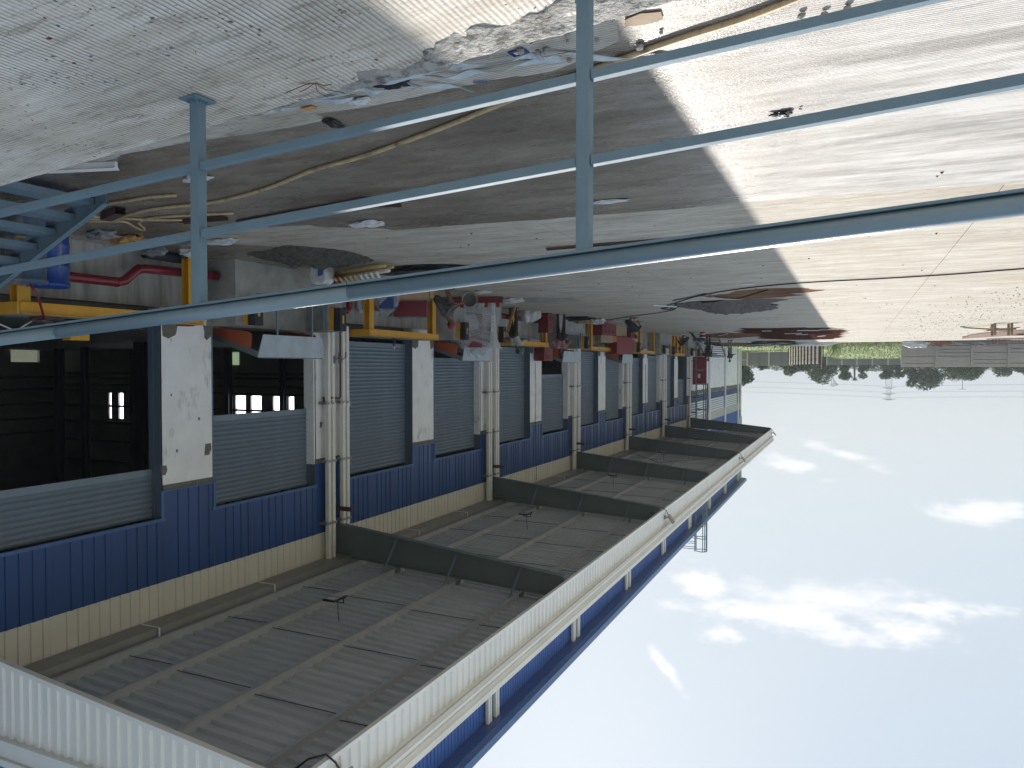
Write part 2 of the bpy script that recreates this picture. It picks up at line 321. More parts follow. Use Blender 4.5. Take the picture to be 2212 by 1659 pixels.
M['darkwater'] = mat('rusty_water', (.075,.022,.014), 1, vcol=(.035,.012,.008), vscale=2, vstretch=(.2,1,1), bump=.3, bscale=12, bstretch=(.2,1,1), spec=.0)
M['rubble'] = mat('rubble', (.24,.17,.13), .9, vcol=(.12,.08,.06), vscale=18, bump=1.5, bscale=18)
M['stone'] = mat('pale_stone', (.33,.31,.29), .85, var=.2, vscale=20, bump=.6)
M['redstone'] = mat('red_brick_bit', (.3,.075,.05), .85, var=.25, vscale=20)
M['fence'] = mat('precast_panel', (.45,.425,.38), .9, var=.12, vscale=3, vstretch=(.5,1,2), bump=.2)
M['fencedk'] = mat('far_panel', (.2,.205,.205), .9, var=.15, vscale=1.2)
M['fencelt'] = mat('pale_panel', (.5,.46,.4), .9, var=.12, vscale=2)
M['grass'] = mat('grass', (.3,.36,.1), .8, vcol=(.17,.23,.05), vscale=.9)
M['field'] = mat('field', (.24,.3,.09), .9, vcol=(.15,.2,.06), vscale=.25)
M['leaf'] = mat('leaves', (.1,.15,.07), .65, vcol=(.06,.1,.05), vscale=1.4)
M['leaf2'] = mat('pale_leaves', (.09,.14,.04), .65, vcol=(.045,.08,.028), vscale=1.4)
M['bark'] = mat('bark', (.13,.11,.09), .9, var=.2, vscale=5)
M['pylon'] = mat('pylon_steel', (.33,.36,.39), .6)
M['wire'] = mat('wire', (.1,.1,.11), .6)
M['rebar'] = mat('rusty_bar', (.17,.075,.04), .8, var=.3, vscale=9)
M['inner'] = mat('inner_block', (.36,.35,.33), .9, var=.15, vscale=1.5)
M['innerdk'] = mat('inner_steel', (.022,.026,.035), .6)
M['innerfloor'] = mat('inner_floor', (.18,.175,.165), .6, var=.15)
M['skin'] = mat('skin', (.17,.085,.055), .55)
M['skindk'] = mat('dark_skin', (.11,.055,.035), .55)
M['hair'] = mat('hair', (.012,.01,.01), .5)
def cloth(n, c): return mat(n, c, .85, var=.18, vscale=10, bump=.5, bscale=14)
def emis(name, c, s):
    m = bpy.data.materials.new(name); m.use_nodes = True; b = m.node_tree.nodes['Principled BSDF']
    b.inputs['Base Color'].default_value = (*c, 1); b.inputs['Emission Color'].default_value = (*c, 1); b.inputs['Emission Strength'].default_value = s; return m
M['pane_glow'] = emis('glowing_translucent_sheet', (.92,.95,1), 1.2)  # sheets glow by themselves in place of daylight from behind
M['green_glow'] = emis('glowing_panel', (.3,.42,.26), .25)  # green glow standing in for a view of daylit ground

# ================================================================ the ground
def S(o): o['kind'] = 'structure'; return o
ground = S(empty('ground', (0, 0, 0)))
terr = MB()
xs = [-900, -300, -120, -60, -30, -10, 0, 2, 4, 6, 10, 30, 60, 120, 300, 900]; ys = [-300, -60, 66.8, 67.5, 76, 84, 94, 104, 112, 118, 150, 200, 300, 600, 2000]
zz = lambda y: -.35 if y < 67 else (-.6 if y < 80 else (-.45 + (y-80)/35*.35 if y < 115 else -.1))
def gt_(x, y):
    z = zz(y)
    return z + (1.4*min(max((y-76)/34, 0), 1)-.45*min(max((y-80)/35, 0), 1)) * min(max((5.5-x)/3, 0), 1) if y > 70 else z
vs = [(x, y, gt_(x, y) + (.12*mnoise.noise((x*.05, y*.05, 0)) if y > 70 else 0)) for y in ys for x in xs]
n = len(xs); terr.add(vs, [(j*n+i, j*n+i+1, (j+1)*n+i+1, (j+1)*n+i) for j in range(len(ys)-1) for i in range(n-1)])
S(terr.build('terrain', M['field'], fix=False))
xb = [-46.3, -40.7, -35.1, -29.5, -23.9, -18.3, -12.7, -7.1, -1.5, 4.1, 12.15]
for a, b in zip(xb[:-1], xb[1:]):
    s = MB(); cuts = [a+.006] + ([4.1+.006+(i+1)*.9 for i in range(7)] + [11.2] if a > 4 else []) + [b-.006]
    ye = 67.2 + mnoise.noise((a, 0, 0))*.4
    for c0, c1 in zip(cuts[:-1], cuts[1:]):
        for y0, y1 in ((-14, 20), (20, 45), (45, ye)):
            s.add([(c0, y0, gz(c0)), (c1, y0, gz(c1)), (c1, y1, gz(c1)), (c0, y1, gz(c0))], [(0,1,2,3)])
        s.add([(c0, ye, gz(c0)), (c1, ye, gz(c1)), (c1, ye, -.34), (c0, ye, -.34)], [(0,1,2,3)])
    s.add([(a+.006, -14, gz(a)), (a+.006, ye, gz(a)), (a+.006, ye, -.2), (a+.006, -14, -.2)], [(0,1,2,3)])
    s.add([(b-.006, -14, gz(b)), (b-.006, ye, gz(b)), (b-.006, ye, -.2), (b-.006, -14, -.2)], [(0,1,2,3)])
    s.build('slab', M['yard'], ground, fix=False)
MB().box(-46, 12.1, -14, 67, -.34, -.19).build('slab_bed', M['cement'], ground)

def ragged(poly, amp=.06, step=.18, seed=0, streak=1.0):
    out = []; k = 0
    for p, q in zip(poly, poly[1:]+poly[:1]):
        L = math.hypot(q[0]-p[0], q[1]-p[1]); m = max(1, int(L/step))
        for i in range(m):
            t = i/m; x = p[0]+(q[0]-p[0])*t; y = p[1]+(q[1]-p[1])*t
            nx = mnoise.noise((x*1.3, y*1.3, seed)) + .6*mnoise.noise((x*5, y*5, seed+3)); ny = mnoise.noise((x*1.3+9, y*1.3, seed)) + .6*mnoise.noise((x*6+5, y*6, seed+3))
            out.append((x+amp*2.4*nx*streak, y+amp*ny))
    return out
def patch(name, poly, h, m, amp=.06, step=.18, seed=0, streak=1.0, kind='structure'):
    pts = ragged(poly, amp, step, seed, streak)
    bm = bmesh.new(); vs = [bm.verts.new((x, y, 0)) for x, y in pts]; es = [bm.edges.new((vs[i], vs[(i+1) % len(vs)])) for i in range(len(vs))]
    bmesh.ops.triangle_fill(bm, use_beauty=True, edges=es)
    for X in [4.1+.006+(i+1)*.9 for i in range(7)] + [4.0]: bmesh.ops.bisect_plane(bm, geom=bm.verts[:]+bm.edges[:]+bm.faces[:], plane_co=(X, 0, 0), plane_no=(1, 0, 0))
    for v in bm.verts: v.co.z = gz(v.co.x)+h
    for f in bm.faces:
        if f.normal.z < 0: f.normal_flip()
    me = bpy.data.meshes.new(name); bm.to_mesh(me); bm.free(); me.materials.append(m)
    o = bpy.data.objects.new(name, me); COL.objects.link(o); o['kind'] = kind; return o
# broomed strip along the ramp, then the wet area, each its own sheet
patch('broomed_strip', [(-6, 2.9), (11.9, 2.9), (11.9, 6.2), (9, 5.9), (6, 5.6), (3, 5.35), (1, 5.6), (-.5, 6), (-6, 8)], .0015, M['yard_ribbed'], amp=.05, seed=1)
patch('wet_patch', [(11.6, 5.05), (8.97, 5.3), (7.78, 5.28), (6.52, 5.06), (5.51, 5.0), (4.89, 5.03), (4.12, 4.98), (4.0, 4.82), (3.46, 4.86), (2.36, 4.78), (1.79, 4.8), (1.4, 4.55), (1.0, 3.7), (-1.4, 3.2), (-6.5, 3.2), (-6.5, 10.6), (-3, 10.3), (-1.7, 9.95),
                    (-.5, 9.7), (1.16, 9.59), (2.15, 9.65), (3.66, 9.55), (4.86, 9.51), (6.27, 9.55), (7.1, 9.0), (7.3, 8.75), (8.59, 8.6), (10.04, 8.96), (10.9, 9.4), (11.7, 9.9)], .003, M['wet'], amp=.032, step=.1, seed=2, streak=3)
patch('damp_stain', [(11.9, 9.2), (10.4, 9.3), (9.4, 10.2), (10.5, 12.6), (11.9, 13)], .0015, M['wet'], seed=5)
patch('mud_patch', [(3.8, 21.7), (3.0, 23.3), (2.2, 23.1), (1.62, 22.5), (.75, 21.5), (1.1, 20.6), (2.4, 20.4), (3.2, 20.9)], .0015, M['earth'], amp=.12, seed=6, streak=2)
patch('rusty_puddle', [(5.6, 40.9), (3, 41), (1.12, 41.9), (.6, 44), (.6, 47.5), (.9, 56), (1.4, 59.5), (4, 59.8), (6.3, 57.6), (6, 50), (6.4, 46)], .0015, M['darkwater'], amp=.12, step=.3, seed=8, streak=2.2)
patch('mud_streak', [(9.4, 49), (7, 46.5), (5.5, 48), (6.2, 53), (8.6, 57), (9.6, 54)], .003, M['earth'], amp=.12, seed=9, streak=2)

# ramp (the photograph is taken from it)
rz = lambda x: min(max(.56+.072*x, -.02), 1.22)
rp = MB(); cuts = [-8.1, -5.9, -3.9, -1.95, -.02, 1.0, 2.86, 4.78, 6.7, 8.62, 9.16, 11.48]
ramp = S(empty('ramp', (0, 0, 0)))
for i, (a, b) in enumerate(zip(cuts[:-1], cuts[1:])):
    s = MB(); a2, b2 = a+.004, b-.004; ye = 2.9 - .04*((a+b)/2-3)*0
    v = [(a2, -6, rz(a2)), (b2, -6, rz(b2)), (b2, ye, rz(b2)), (a2, ye, rz(a2))]
    s.add(v + [(x, y, -.15) for x, y, z in v], [(0,1,2,3), (3,2,6,7), (1,0,4,5), (0,3,7,4), (2,1,5,6)])
    s.build('ramp_slab', M['ramp'], ramp, fix=False)
mo = MB(); nx_, ny_ = 150, 26           # mortar smeared over the ramp edge
for j in range(ny_):
    for i in range(nx_):
        x = -1.4 + 4.1*i/(nx_-1); t = j/(ny_-1)
        wdt = max(.3*(1-abs((x-.9)/1.9)**1.2), 0) + .09*mnoise.noise((x*3, 0, 4)) + .07*mnoise.noise((x*11, 3, 4)) + .04*mnoise.noise((x*30, 3, 4))
        y = 2.945 - (1-t)*max(wdt, .03) - .04*mnoise.noise((x*4, t*2, 7))*(1-t)
        e = min(max((2.65-x)/.7, 0), 1)
        h = -.012 + e*(.0155 + .008*t + .010*mnoise.noise((x*9, y*9, 1)) + .010*mnoise.noise((x*26, y*26, 2)) - (.02 if t < .12 else 0))
        mo.v.append((x, y, rz(x)+h - (.08 if j == ny_-1 else 0)))
mo.add([], []); 
for j in range(ny_-1):
    for i in range(nx_-1): mo.f.append((j*nx_+i, j*nx_+i+1, (j+1)*nx_+i+1, (j+1)*nx_+i)); mo.m.append(0)
mo.build('mortar_spill', M['mortar'], ramp, smooth=True, fix=False, kind='stuff')

# ================================================================ warehouse
wh = empty('warehouse', (12.1, 0, 0), 'long blue and cream metal warehouse with a loading dock and a deep canopy', 'warehouse')
def wb(mb, name, m, parent=None, **k):
    o = mb.build(name, m, None, **k); o.parent = parent or wh
    if not parent: o.matrix_parent_inverse = Matrix.Translation((-12.1, 0, 0))
    return o
XW = 12.1; B0 = 15.24; BY = 8.9
bays = [B0 + BY*i for i in (-2, -1, 0, 1, 2, 3, 4)]            # start of each door bay
DOORS = {(-2,0): 1.3, (-2,1): 1.3, (-1,0): 4.02, (-1,1): 3.08, (0,0): 1.36, (0,1): 1.75, (1,0): 1.27, (1,1): 2.38, (2,0): 1.27, (2,1): 1.27, (3,0): 1.5, (3,1): 1.3, (4,0): 1.27, (4,1): 3.0}
slat = MB(); prf = [(0, 0), (-.016, .018), (-.026, .045), (-.02, .075), (-.004, .098), (0, .105)]; n = len(prf)
slat.add([(x, y, z) for y in (0, 3.16) for x, z in prf], [(i, n+i, n+i+1, i+1) for i in range(n-1)])
slat_me = slat.mesh('slat', M['shutter'], smooth=False, fix=False)
SP = .105
for bi in range(-2, 5):
    y0 = B0 + BY*bi
    # solid wall pieces (plaster) with openings left clear, front skin at XW
    for a, b in ((-.75, .5), (3.72, 5.0), (8.2, 8.15+.75-.0)):
        if a == -.75 or a == 3.72 or bi == 4:
            w = wb(MB().box(XW, XW+.3, y0+a+.001, y0+b-.001, .9, 4.45), 'pillar', M['plaster'])
            wb(MB().box(XW-.006, XW+.29, y0+a+.03, y0+b-.03, 4.33, 4.449), 'cement_band', M['cement'], w)
    # rough cement feet where the plaster stops
    for a, b in ((3.74, 4.1), (4.75, 4.99)):
        f = MB(); pts = ragged([(y0+a, 1.2), (y0+b, 1.2), (y0+b-.03, 1.42), (y0+(a+b)/2, 1.5), (y0+a+.03, 1.45)], .02, .06, bi); f.prism(pts, 0, XW-.005, XW+.01); wb(f, 'cement_patch', M['cement'])
    for k, (a, b) in enumerate(((.5, 3.72), (5.0, 8.2))):
        if bi < -1 and k == 0: pass
        d = empty('roller_shutter', (0, 0, 0)); d.parent = wh; d.matrix_parent_inverse = Matrix.Translation((-12.1, 0, 0))
        zb = DOORS[(bi, k)]; top = 5.02; na = int((top-zb-.12)/SP)
        if (bi, k) in ((-1,0), (-1,1), (0,0), (0,1), (1,0), (1,1), (2,0)):
            for s_ in range(na): inst('slat', slat_me, d, (XW+.25, y0+a+.03, zb+.12+s_*SP))
        else:
            st = MB()
            for s_ in range(na): st.add([(x+XW+.25, y+y0+a+.03, z+zb+.12+s_*SP) for y in (0, 3.16) for x, z in prf], [(i, n+i, n+i+1, i+1) for i in range(n-1)])
            st.build('slats', M['shutter'], d, kind='stuff', fix=False)
        wb(MB().box(XW+.22, XW+.27, y0+a+.02, y0+b-.02, zb, zb+.13), 'bottom_bar', M['shutter'], d)
        wb(MB().box(XW+.0, XW+.3, y0+b-.005, y0+b+.03, 1.22, 5.0).box(XW+.17, XW+.3, y0+b-.03, y0+b-.006, 1.221, 4.999), 'side_frame', M['frame'], d)
        wb(MB().box(XW-.004, XW+.3, y0+a-.03, y0+a+.005, 1.22, 5.0), 'side_frame', M['frame'], d)
        wb(MB().box(XW-.035, XW+.02, y0+a-.06, y0+b+.06, 4.96, 5.02), 'head_trim', M['bluetrim'], d)
    # blue sheets above the doors (two heights) and cream sheets above
    for a, b, zb in ((-.7, .5, 4.46), (.5, 3.72, 5.02), (3.72, 5.0, 4.46), (5.0, 8.2, 5.02)):
        m_ = max(1, round((b-a)/1.07)); w = (b-a)/m_
        for i in range(m_):
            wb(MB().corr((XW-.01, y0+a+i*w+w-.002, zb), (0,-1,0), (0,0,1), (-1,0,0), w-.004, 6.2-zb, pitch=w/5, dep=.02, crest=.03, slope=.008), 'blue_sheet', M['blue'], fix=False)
        wb(MB().box(XW-.03, XW+.02, y0+a, y0+b, zb-.03, zb), 'drip_trim', M['bluetrim'])
    for yy in (y0+3.72, y0+5.0): wb(MB().box(XW-.034, XW-.008, yy-.03, yy+.03, 4.43, 5.03), 'corner_trim', M['bluetrim'])
    for i in range(4):
        w = BY/4; wb(MB().corr((XW+.012, y0-.7+i*w+w-.002, 6.18), (0,-1,0), (0,0,1), (-1,0,0), w-.004, .74, pitch=w/11, dep=.02, crest=.035, slope=.008), 'cream_sheet', M['cream'], fix=False)
yN, yF = B0-2*BY-.7, 60.0
wb(MB().box(XW+.05, XW+.3, yN, yF, 5.03, 15), 'upper_wall', M['inner'])
# upper blue cladding above the canopy
yy = yN
while yy < 88.9:
    wb(MB().corr((XW, min(yy+2.225, 89.2), 6.95), (0,-1,0), (0,0,1), (-1,0,0), min(2.22, 89.2-yy), 8.15, pitch=.222, dep=.03, crest=.04, slope=.012), 'blue_sheet', M['blue_lit'], fix=False); yy += 2.225
# roof, soffit, gutter
wb(MB().add([(11.62, yN-1, 15.12), (11.62, 89.6, 15.12), (24.8, 89.6, 16.4), (24.8, yN-1, 16.4), (38, yN-1, 15.1), (38, 89.6, 15.1)], [(0,1,2,3), (3,2,5,4)]).box(11.64, 24, yN-1, 89.6, 15.0, 15.06), 'roof', M['bluetrim'])
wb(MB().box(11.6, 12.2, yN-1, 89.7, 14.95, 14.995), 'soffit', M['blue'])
gt = MB().prism([(11.6, 15.0), (11.38, 15.03), (11.36, 15.3), (11.4, 15.34), (11.6, 15.34)], 1, yN-1, 89.75); wb(gt, 'roof_gutter', M['bluetrim'])
# end walls and inner shell
wb(MB().box(XW, 37, 89.2, 89.4, 0, 15), 'end_wall', M['cream'])
wb(MB().box(XW, 37, yN-.2, yN, 0, 15), 'end_wall', M['cream'])
wb(MB().box(37, 37.2, yN, 22.3, .9, 15).box(37, 37.2, 23.7, 89.2, .9, 15).box(37, 37.2, 22.3, 23.7, 1.8, 15).box(37, 37.2, 22.3, 23.7, .9, 1.2), 'back_wall', M['inner'])
wb(MB().box(XW+.3, 37, yN, 89.2, .9, 1.22), 'inner_floor', M['innerfloor'])
iw = MB(); SL = [(34.72, 34.84), (32.84, 33.02), (32.0, 32.33), (29.98, 30.32), (24.2, 24.8), (23.3, 23.9), (22.05, 22.65), (21.5, 21.8)]
SLs = sorted(SL); xx = 12.45
for a, b in SLs: iw.box(xx, a, 24.5, 24.7, 1.22, 14.9); iw.box(a, b, 24.5, 24.7, 1.22, 3.3); iw.box(a, b, 24.5, 24.7, 4.55, 14.9); xx = b
iw.box(xx, 37, 24.5, 24.7, 1.22, 14.9); pw = wb(iw, 'partition_wall', M['inner'])
for a, b in SLs:
    for z0, z1 in ((3.3, 3.9), (3.95, 4.55)): wb(MB().corr((b, 24.6, z0), (-1,0,0), (0,0,1), (0,-1,0), b-a, z1-z0, pitch=.1, dep=.01, crest=.02, slope=.01), 'translucent_sheet', M['pane_glow'], pw, fix=False)
    wb(MB().box(a, b, 24.52, 24.68, 3.901, 3.949), 'mullion', M['innerdk'], pw)
wb(MB().box(24.55, 24.95, 24.46, 24.49, 1.4, 1.95), 'vent_glow_panel', M['green_glow'], pw)  # solid panel on the wall, glowing in place of a daylit opening
for z in (2.3, 2.5, 2.85, 3.18, 3.9, 4.7, 5.6, 6.6): wb(MB().box(12.5, 36.9, 24.38, 24.49, z, z+.08), 'girt', M['innerdk'])
for z in (2.5, 3.1, 3.8, 4.5, 5.2): wb(MB().box(36.88, 36.99, -3, 24.3, z, z+.1), 'girt', M['innerdk'])
for x, y, w in ((21.35, 17, .3), (28.35, 20, .24), (32.2, 21.5, .3), (31, 24.3, .25), (25.0, 24.3, .25), (21.9, 24.3, .22), (29, 8, .4)):
    wb(MB().box(x-w/2, x+w/2, y-w/2, y-w/2+.03, 1.22, 13).box(x-w/2, x+w/2, y+w/2-.03, y+w/2, 1.22, 13).box(x-.02, x+.02, y-w/2+.03, y+w/2-.03, 1.22, 13), 'inner_column', M['innerdk'])
for y in range(-2, 60, 7): wb(MB().box(12.5, 36.9, y, y+.3, 7.3, 7.9), 'inner_rafter', M['innerdk'])
wb(MB().box(12.45, 36.9, yN, 60, 9.0, 9.05), 'inner_ceiling', M['innerdk'])
wb(MB().box(12.5, 36.9, 60.0, 60.2, 1.22, 9), 'partition_wall', M['inner'])

# ---------------------------------------------------------------- office end
ob = [60.0, 68.7, 77.75, 86.9, 89.2]
wb(MB().box(XW, XW+.3, 60, 89.2, 0, 4.38), 'office_wall', M['plaster'])
for a, b in zip(ob[:-1], ob[1:]):
    wb(MB().box(XW+.002, XW+.3, a, b, 4.38, 15), 'office_wall', M['inner'])
    f = MB(); pts = ragged([(a+.1, 4.0), (b-.1, 4.0), (b-.1, 4.379), (a+.1, 4.379)], .1, .2, a); f.prism([(p, min(q, 4.379)) for p, q in pts], 0, XW-.006, XW+.01); wb(f, 'cement_band', M['cement'])
    wb(MB().corr((XW, b, 4.38), (0,-1,0), (0,0,1), (-1,0,0), b-a-.02, .55, pitch=.22, dep=.03), 'blue_sheet', M['blue'], fix=False)
    wb(MB().corr((XW-.002, b, 6.15), (0,-1,0), (0,0,1), (-1,0,0), b-a-.02, .8, pitch=.22, dep=.03), 'office_sheet', M['office'], fix=False)
    if b-a > 5:
        lw = empty('louvre_window', (XW, a, 4.95)); lw.parent = wh; lw.matrix_parent_inverse = Matrix.Translation((-12.1, 0, 0))
        MB().box(-.005, .1, .2, b-a-.9, 0, 1.2).build('window_back', M['bluetrim'], lw)
        MB().box(-.06, .0, b-a-.9, b-a-.02, -.02, 1.2).box(-.05, -.006, .0, .2, -.02, 1.2).build('window_frame', M['blue'], lw)
        for r in range(6):
            for q in range(5):
                w = (b-a-1.2)/5; s = MB(); s.prism([(-.03, .05+r*.2), (-.11, .03+r*.2), (-.09, .16+r*.2), (-.01, .17+r*.2)], 1, .22+q*w, .22+q*w+w-.06); s.build('louvre', M['white'], lw)
for i, y in enumerate(ob[1:4]+[89.0]):
    wb(MB().box(XW-.16, XW-.02, y-.22, y-.04, .1, 15).box(XW-.16, XW-.02, y+.04, y+.2, .1, 15), 'downpipe', M['pipe'], bevel=.02)
# open red door leaf
rd = empty('emergency_door', (12.05, 61.2, 1.2)); rd.parent = wh; rd.matrix_parent_inverse = Matrix.Translation((-12.1, 0, 0))
MB().box(-1.12, 0, -.03, .03, 0, 2.28).build('door_leaf', M['doorred'], rd)
MB().box(-.62, -.42, -.036, -.031, 1.4, 1.75).build('vision_panel', M['white'], rd)
MB().tube([(-1.05, -.1, 1.05), (-.08, -.1, 1.05)], .025).tube([(-1.05, -.03, 1.05), (-1.05, -.1, 1.05)], .02).tube([(-.08, -.03, 1.05), (-.08, -.1, 1.05)], .02).box(-.85, -.3, -.06, -.031, 1.08, 1.16).build('push_bar', M['galv'], rd)
wb(MB().box(10.6, 12.08, 60.5, 68.5, 1.04, 1.18), 'door_landing', M['dockconc'])

# ---------------------------------------------------------------- wall downpipes, brackets
def pipe_pair(y, z0=1.0, z1=6.86, x=11.93, two=True):
    g = empty('downpipe', (x, y, z0)); g.parent = wh; g.matrix_parent_inverse = Matrix.Translation((-12.1, 0, 0))
    for k, dy in enumerate((0, .17) if two else (0,)):
        MB().prism([(-.06, dy-.05), (.04, dy-.065), (.06, dy), (.04, dy+.065), (-.06, dy+.05), (-.075, dy)], 2, 0, z1-z0).build('pipe', M['pipe'], g, bevel=.008)
        MB().prism([(-.07, dy-.06), (.05, dy-.075), (.07, dy), (.05, dy+.075), (-.07, dy+.06), (-.085, dy)], 2, (z1-z0)*.33, (z1-z0)*.33+.12).build('socket', M['pipe'], g)
    for zz_ in (1.95, 3.4, 4.95): MB().box(-.08, .16, -.16, .0 + (.25 if two else .08), zz_-.03, zz_+.03).build('clamp', M['galv'], g)
    return g
for i in range(-1, 6):
    y = B0 + BY*i
    pipe_pair(y-.42); 
    if i != 5: pipe_pair(y+.16)
    wb(MB().box(11.55, 12.1, y+.02, y+.1, 5.62, 5.72), 'steel_bracket', M['brown'])
    for q in ((y-.45, .17), (y+.16, .17)):
        wb(MB().box(11.87, 12.0, q[0]-.06, q[0]+.06, 7.7, 14.98).box(11.87, 12.0, q[0]+.11, q[0]+.23, 7.7, 14.98), 'downpipe', M['pipe'], bevel=.015)
for y in (ob[1:4]+[89.0]): wb(MB().box(11.86, 12.0, y-.2, y-.05, 7.7, 14.98).box(11.86, 12.0, y+.05, y+.2, 7.7, 14.98), 'downpipe', M['pipe'])
# valve pipes at the first column
vp = tag(empty('sprinkler_pipe', (11.88, 15.0, 1.2)), 'pair of thin brown pipes with red valve handles between the nearest downpipes', 'pipe')
MB().tube([(0, 0, -.2), (0, 0, 1.6), (0, .03, 1.64), (0, .22, 1.64), (0, .26, 1.6), (0, .26, -.2)], .022).tube([(0, 0, 1.62), (0, -.12, 1.62)], .022).build('pipe_run', M['brown'], vp, smooth=True)
for yy in (0, .26):
    MB().tube([(0, yy, .55), (0, yy, .6), (0, yy, .72), (0, yy, .77)], [.03, .045, .045, .03]).build('valve', M['frame'], vp)
    MB().bar((-.05, yy, .66), (-.12, yy+.05, .62), .02, .02).bar((-.12, yy+.05, .62), (-.13, yy+.06, .47), .03, .012).build('valve_handle', M['doorred'], vp)

# ---------------------------------------------------------------- canopy
Y_N, Y_F = 6.5, 60.05
fb = lambda x: 6.82 - .0926*(x-5.75)
pz = lambda x: 6.88 + .048*(12-x)
k = 0; y = Y_N
while y < Y_F-.1:
    w = min(1.0, Y_F-y)
    wb(MB().corr((5.78, y, 6.84), (0,1,0), (0,0,1), (-1,0,0), w, .52, pitch=.2, dep=.03, crest=.07, slope=.012), 'fascia_sheet', M['fascia'], fix=False); y += 1.0
wb(MB().box(5.73, 5.8, Y_N-.02, Y_F, 6.79, 6.85), 'fascia_edge', M['fascia'])
yy = Y_N-.05
while yy < Y_F:
    w = min(3.0, Y_F+.05-yy)
    wb(MB().prism([(5.8, 7.34), (5.69, 7.35), (5.69, 7.42), (5.655, 7.44), (5.655, 7.5), (5.8, 7.5)], 1, yy+.004, yy+w), 'fascia_trim', M['fascia'])
    wb(MB().prism([(5.8, 7.502), (5.64, 7.502), (5.7, 7.56), (5.62, 7.6), (5.6, 7.68), (5.95, 7.7), (5.95, 7.5)], 1, yy+.004, yy+w), 'parapet_cap', M['fascia']); 
    wb(MB().box(5.65, 5.69, yy+.004, yy+w, 7.345, 7.42), 'trim_line', M['trim']); yy += 3.0
# near end fascia
x = 5.78
while x < 12.05:
    w = min(1.0, 12.1-x); s = MB()
    pitch = .2; q = 0
    while q < w-.01:
        a = x+q; b = min(x+q+pitch, x+w); c = a+.05; d = a+.15
        for u0, u1, n0, n1 in ((a, c, 0, 0), (c, c+.012, 0, -.03), (c+.012, d-.012, -.03, -.03), (d-.012, d, -.03, 0), (d, b, 0, 0)):
            if u1 <= u0: continue
            s.add([(u0, Y_N+n0, fb(u0)), (u1, Y_N+n1, fb(u1)), (u1, Y_N+n1, 7.36), (u0, Y_N+n0, 7.36)], [(0,1,2,3)])
        q += pitch
    wb(s, 'fascia_sheet', M['fascia'], fix=False); x += 1.0
wb(MB().bar((5.73, Y_N, fb(5.75)-.02), (12.09, Y_N, fb(12.1)-.02), .08, .07), 'fascia_edge', M['fascia'])
wb(MB().box(5.7, 12.1, Y_N-.1, Y_N+.03, 7.365, 7.6), 'fascia_trim', M['fascia'])
wb(MB().box(5.66, 12.1, Y_N-.14, Y_N+.2, 7.605, 7.7), 'parapet_cap', M['fascia'])
wb(MB().box(5.8, 12.1, Y_F-.02, Y_F, 7.1, 7.66), 'fascia_trim', M['fascia'])
# roof sheets of the canopy
y = Y_N+.05
while y < Y_F-.1:
    w = min(1.0, Y_F-.05-y); s = MB(); s.corr((11.95, y, pz(11.95)+.2), (0,1,0), (-6.1, 0, .048*6.1), (0,0,1), w, 1, pitch=.25, dep=-.05, crest=.09, slope=.02)
    wb(s, 'roof_sheet', M['under'], fix=False); y += 1.0
wb(MB().add([(12.05, Y_N, 7.2), (5.85, Y_N, 7.49), (5.85, Y_F, 7.49), (12.05, Y_F, 7.2)], [(0,1,2,3)]), 'roof_deck', M['trim'])
PX = [11.35, 10.2, 8.5, 6.85]
for x in PX + [5.93]:
    for i in range(-1, 5):
        a = max(B0+BY*i, Y_N+.06); b = B0+BY*(i+1)
        c = MB(); z = pz(x); c.prism([(x-.003, z), (x+.003, z), (x+.003, z+.2), (x-.003, z+.2)], 1, a+.01, b-.01); c.box(x-.07, x-.0031, a+.01, b-.01, z, z+.006); c.box(x+.0031, x+.07, a+.01, b-.01, z+.194, z+.2)
        wb(c, 'purlin', M['purlin'])
rods = MB()
for i in range(-1, 5):
    for t in (.27, .52, .77):
        y = B0+BY*(i+t)
        if y < 7: continue
        for a, b in zip(PX[:-1], PX[1:]):
            wb(MB().tube([(a, y, pz(a)+.13), (b, y+.03, pz(b)+.06)], .008, 5), 'sag_rod', M['rod'])
        wb(MB().tube([(PX[-1], y, pz(PX[-1])+.13), (5.93, y, pz(5.93)+.06)], .008, 5), 'sag_rod', M['rod'])
for a, b in (((11.8, 33.4), (6.3, 41.6)), ((6.3, 33.4), (11.8, 41.6))): wb(MB().tube([(a[0], a[1], 6.95), (b[0], b[1], 6.95)], .012, 5), 'brace_rod', M['rod'])
for i in range(0, 6):
    y = B0 + .06 + BY*i - (.35 if i == 5 else 0)
    be = empty('canopy_beam', (0, y, 0)); be.parent = wh; be.matrix_parent_inverse = Matrix.Translation((-12.1, 0, 0))
    bz = lambda x: 6.05 + (12.1-x)*.1016; tz = lambda x: pz(x)-.004
    MB().add([(12.09, 0, bz(12.09)), (5.8, 0, bz(5.8)), (5.8, 0, tz(5.8)), (12.09, 0, tz(12.09))] + [(12.09, .008, bz(12.09)), (5.8, .008, bz(5.8)), (5.8, .008, tz(5.8)), (12.09, .008, tz(12.09))], [(0,1,2,3), (7,6,5,4), (0,4,5,1), (3,2,6,7), (1,5,6,2)]).build('web', M['beam'], be)
    MB().bar((12.09, .004, bz(12.09)-.006), (5.79, .004, bz(5.79)-.006), .18, .012).build('bottom_flange', M['beam'], be)
    MB().bar((12.09, .004, tz(12.09)-.012), (5.79, .004, tz(5.79)-.012), .18, .012).build('top_flange', M['beam'], be)
    for x in PX[1:]:
        MB().bar((x, -.02, bz(x)+.03), (x+.02, -.62, pz(x)+.03), .07, .02, upv=(1,0,0)).build('fly_brace', M['shutter'], be)
        MB().box(x-.012, x+.012, -.12, .12, pz(x)-.02, pz(x)+.17).build('cleat', M['beam'], be)
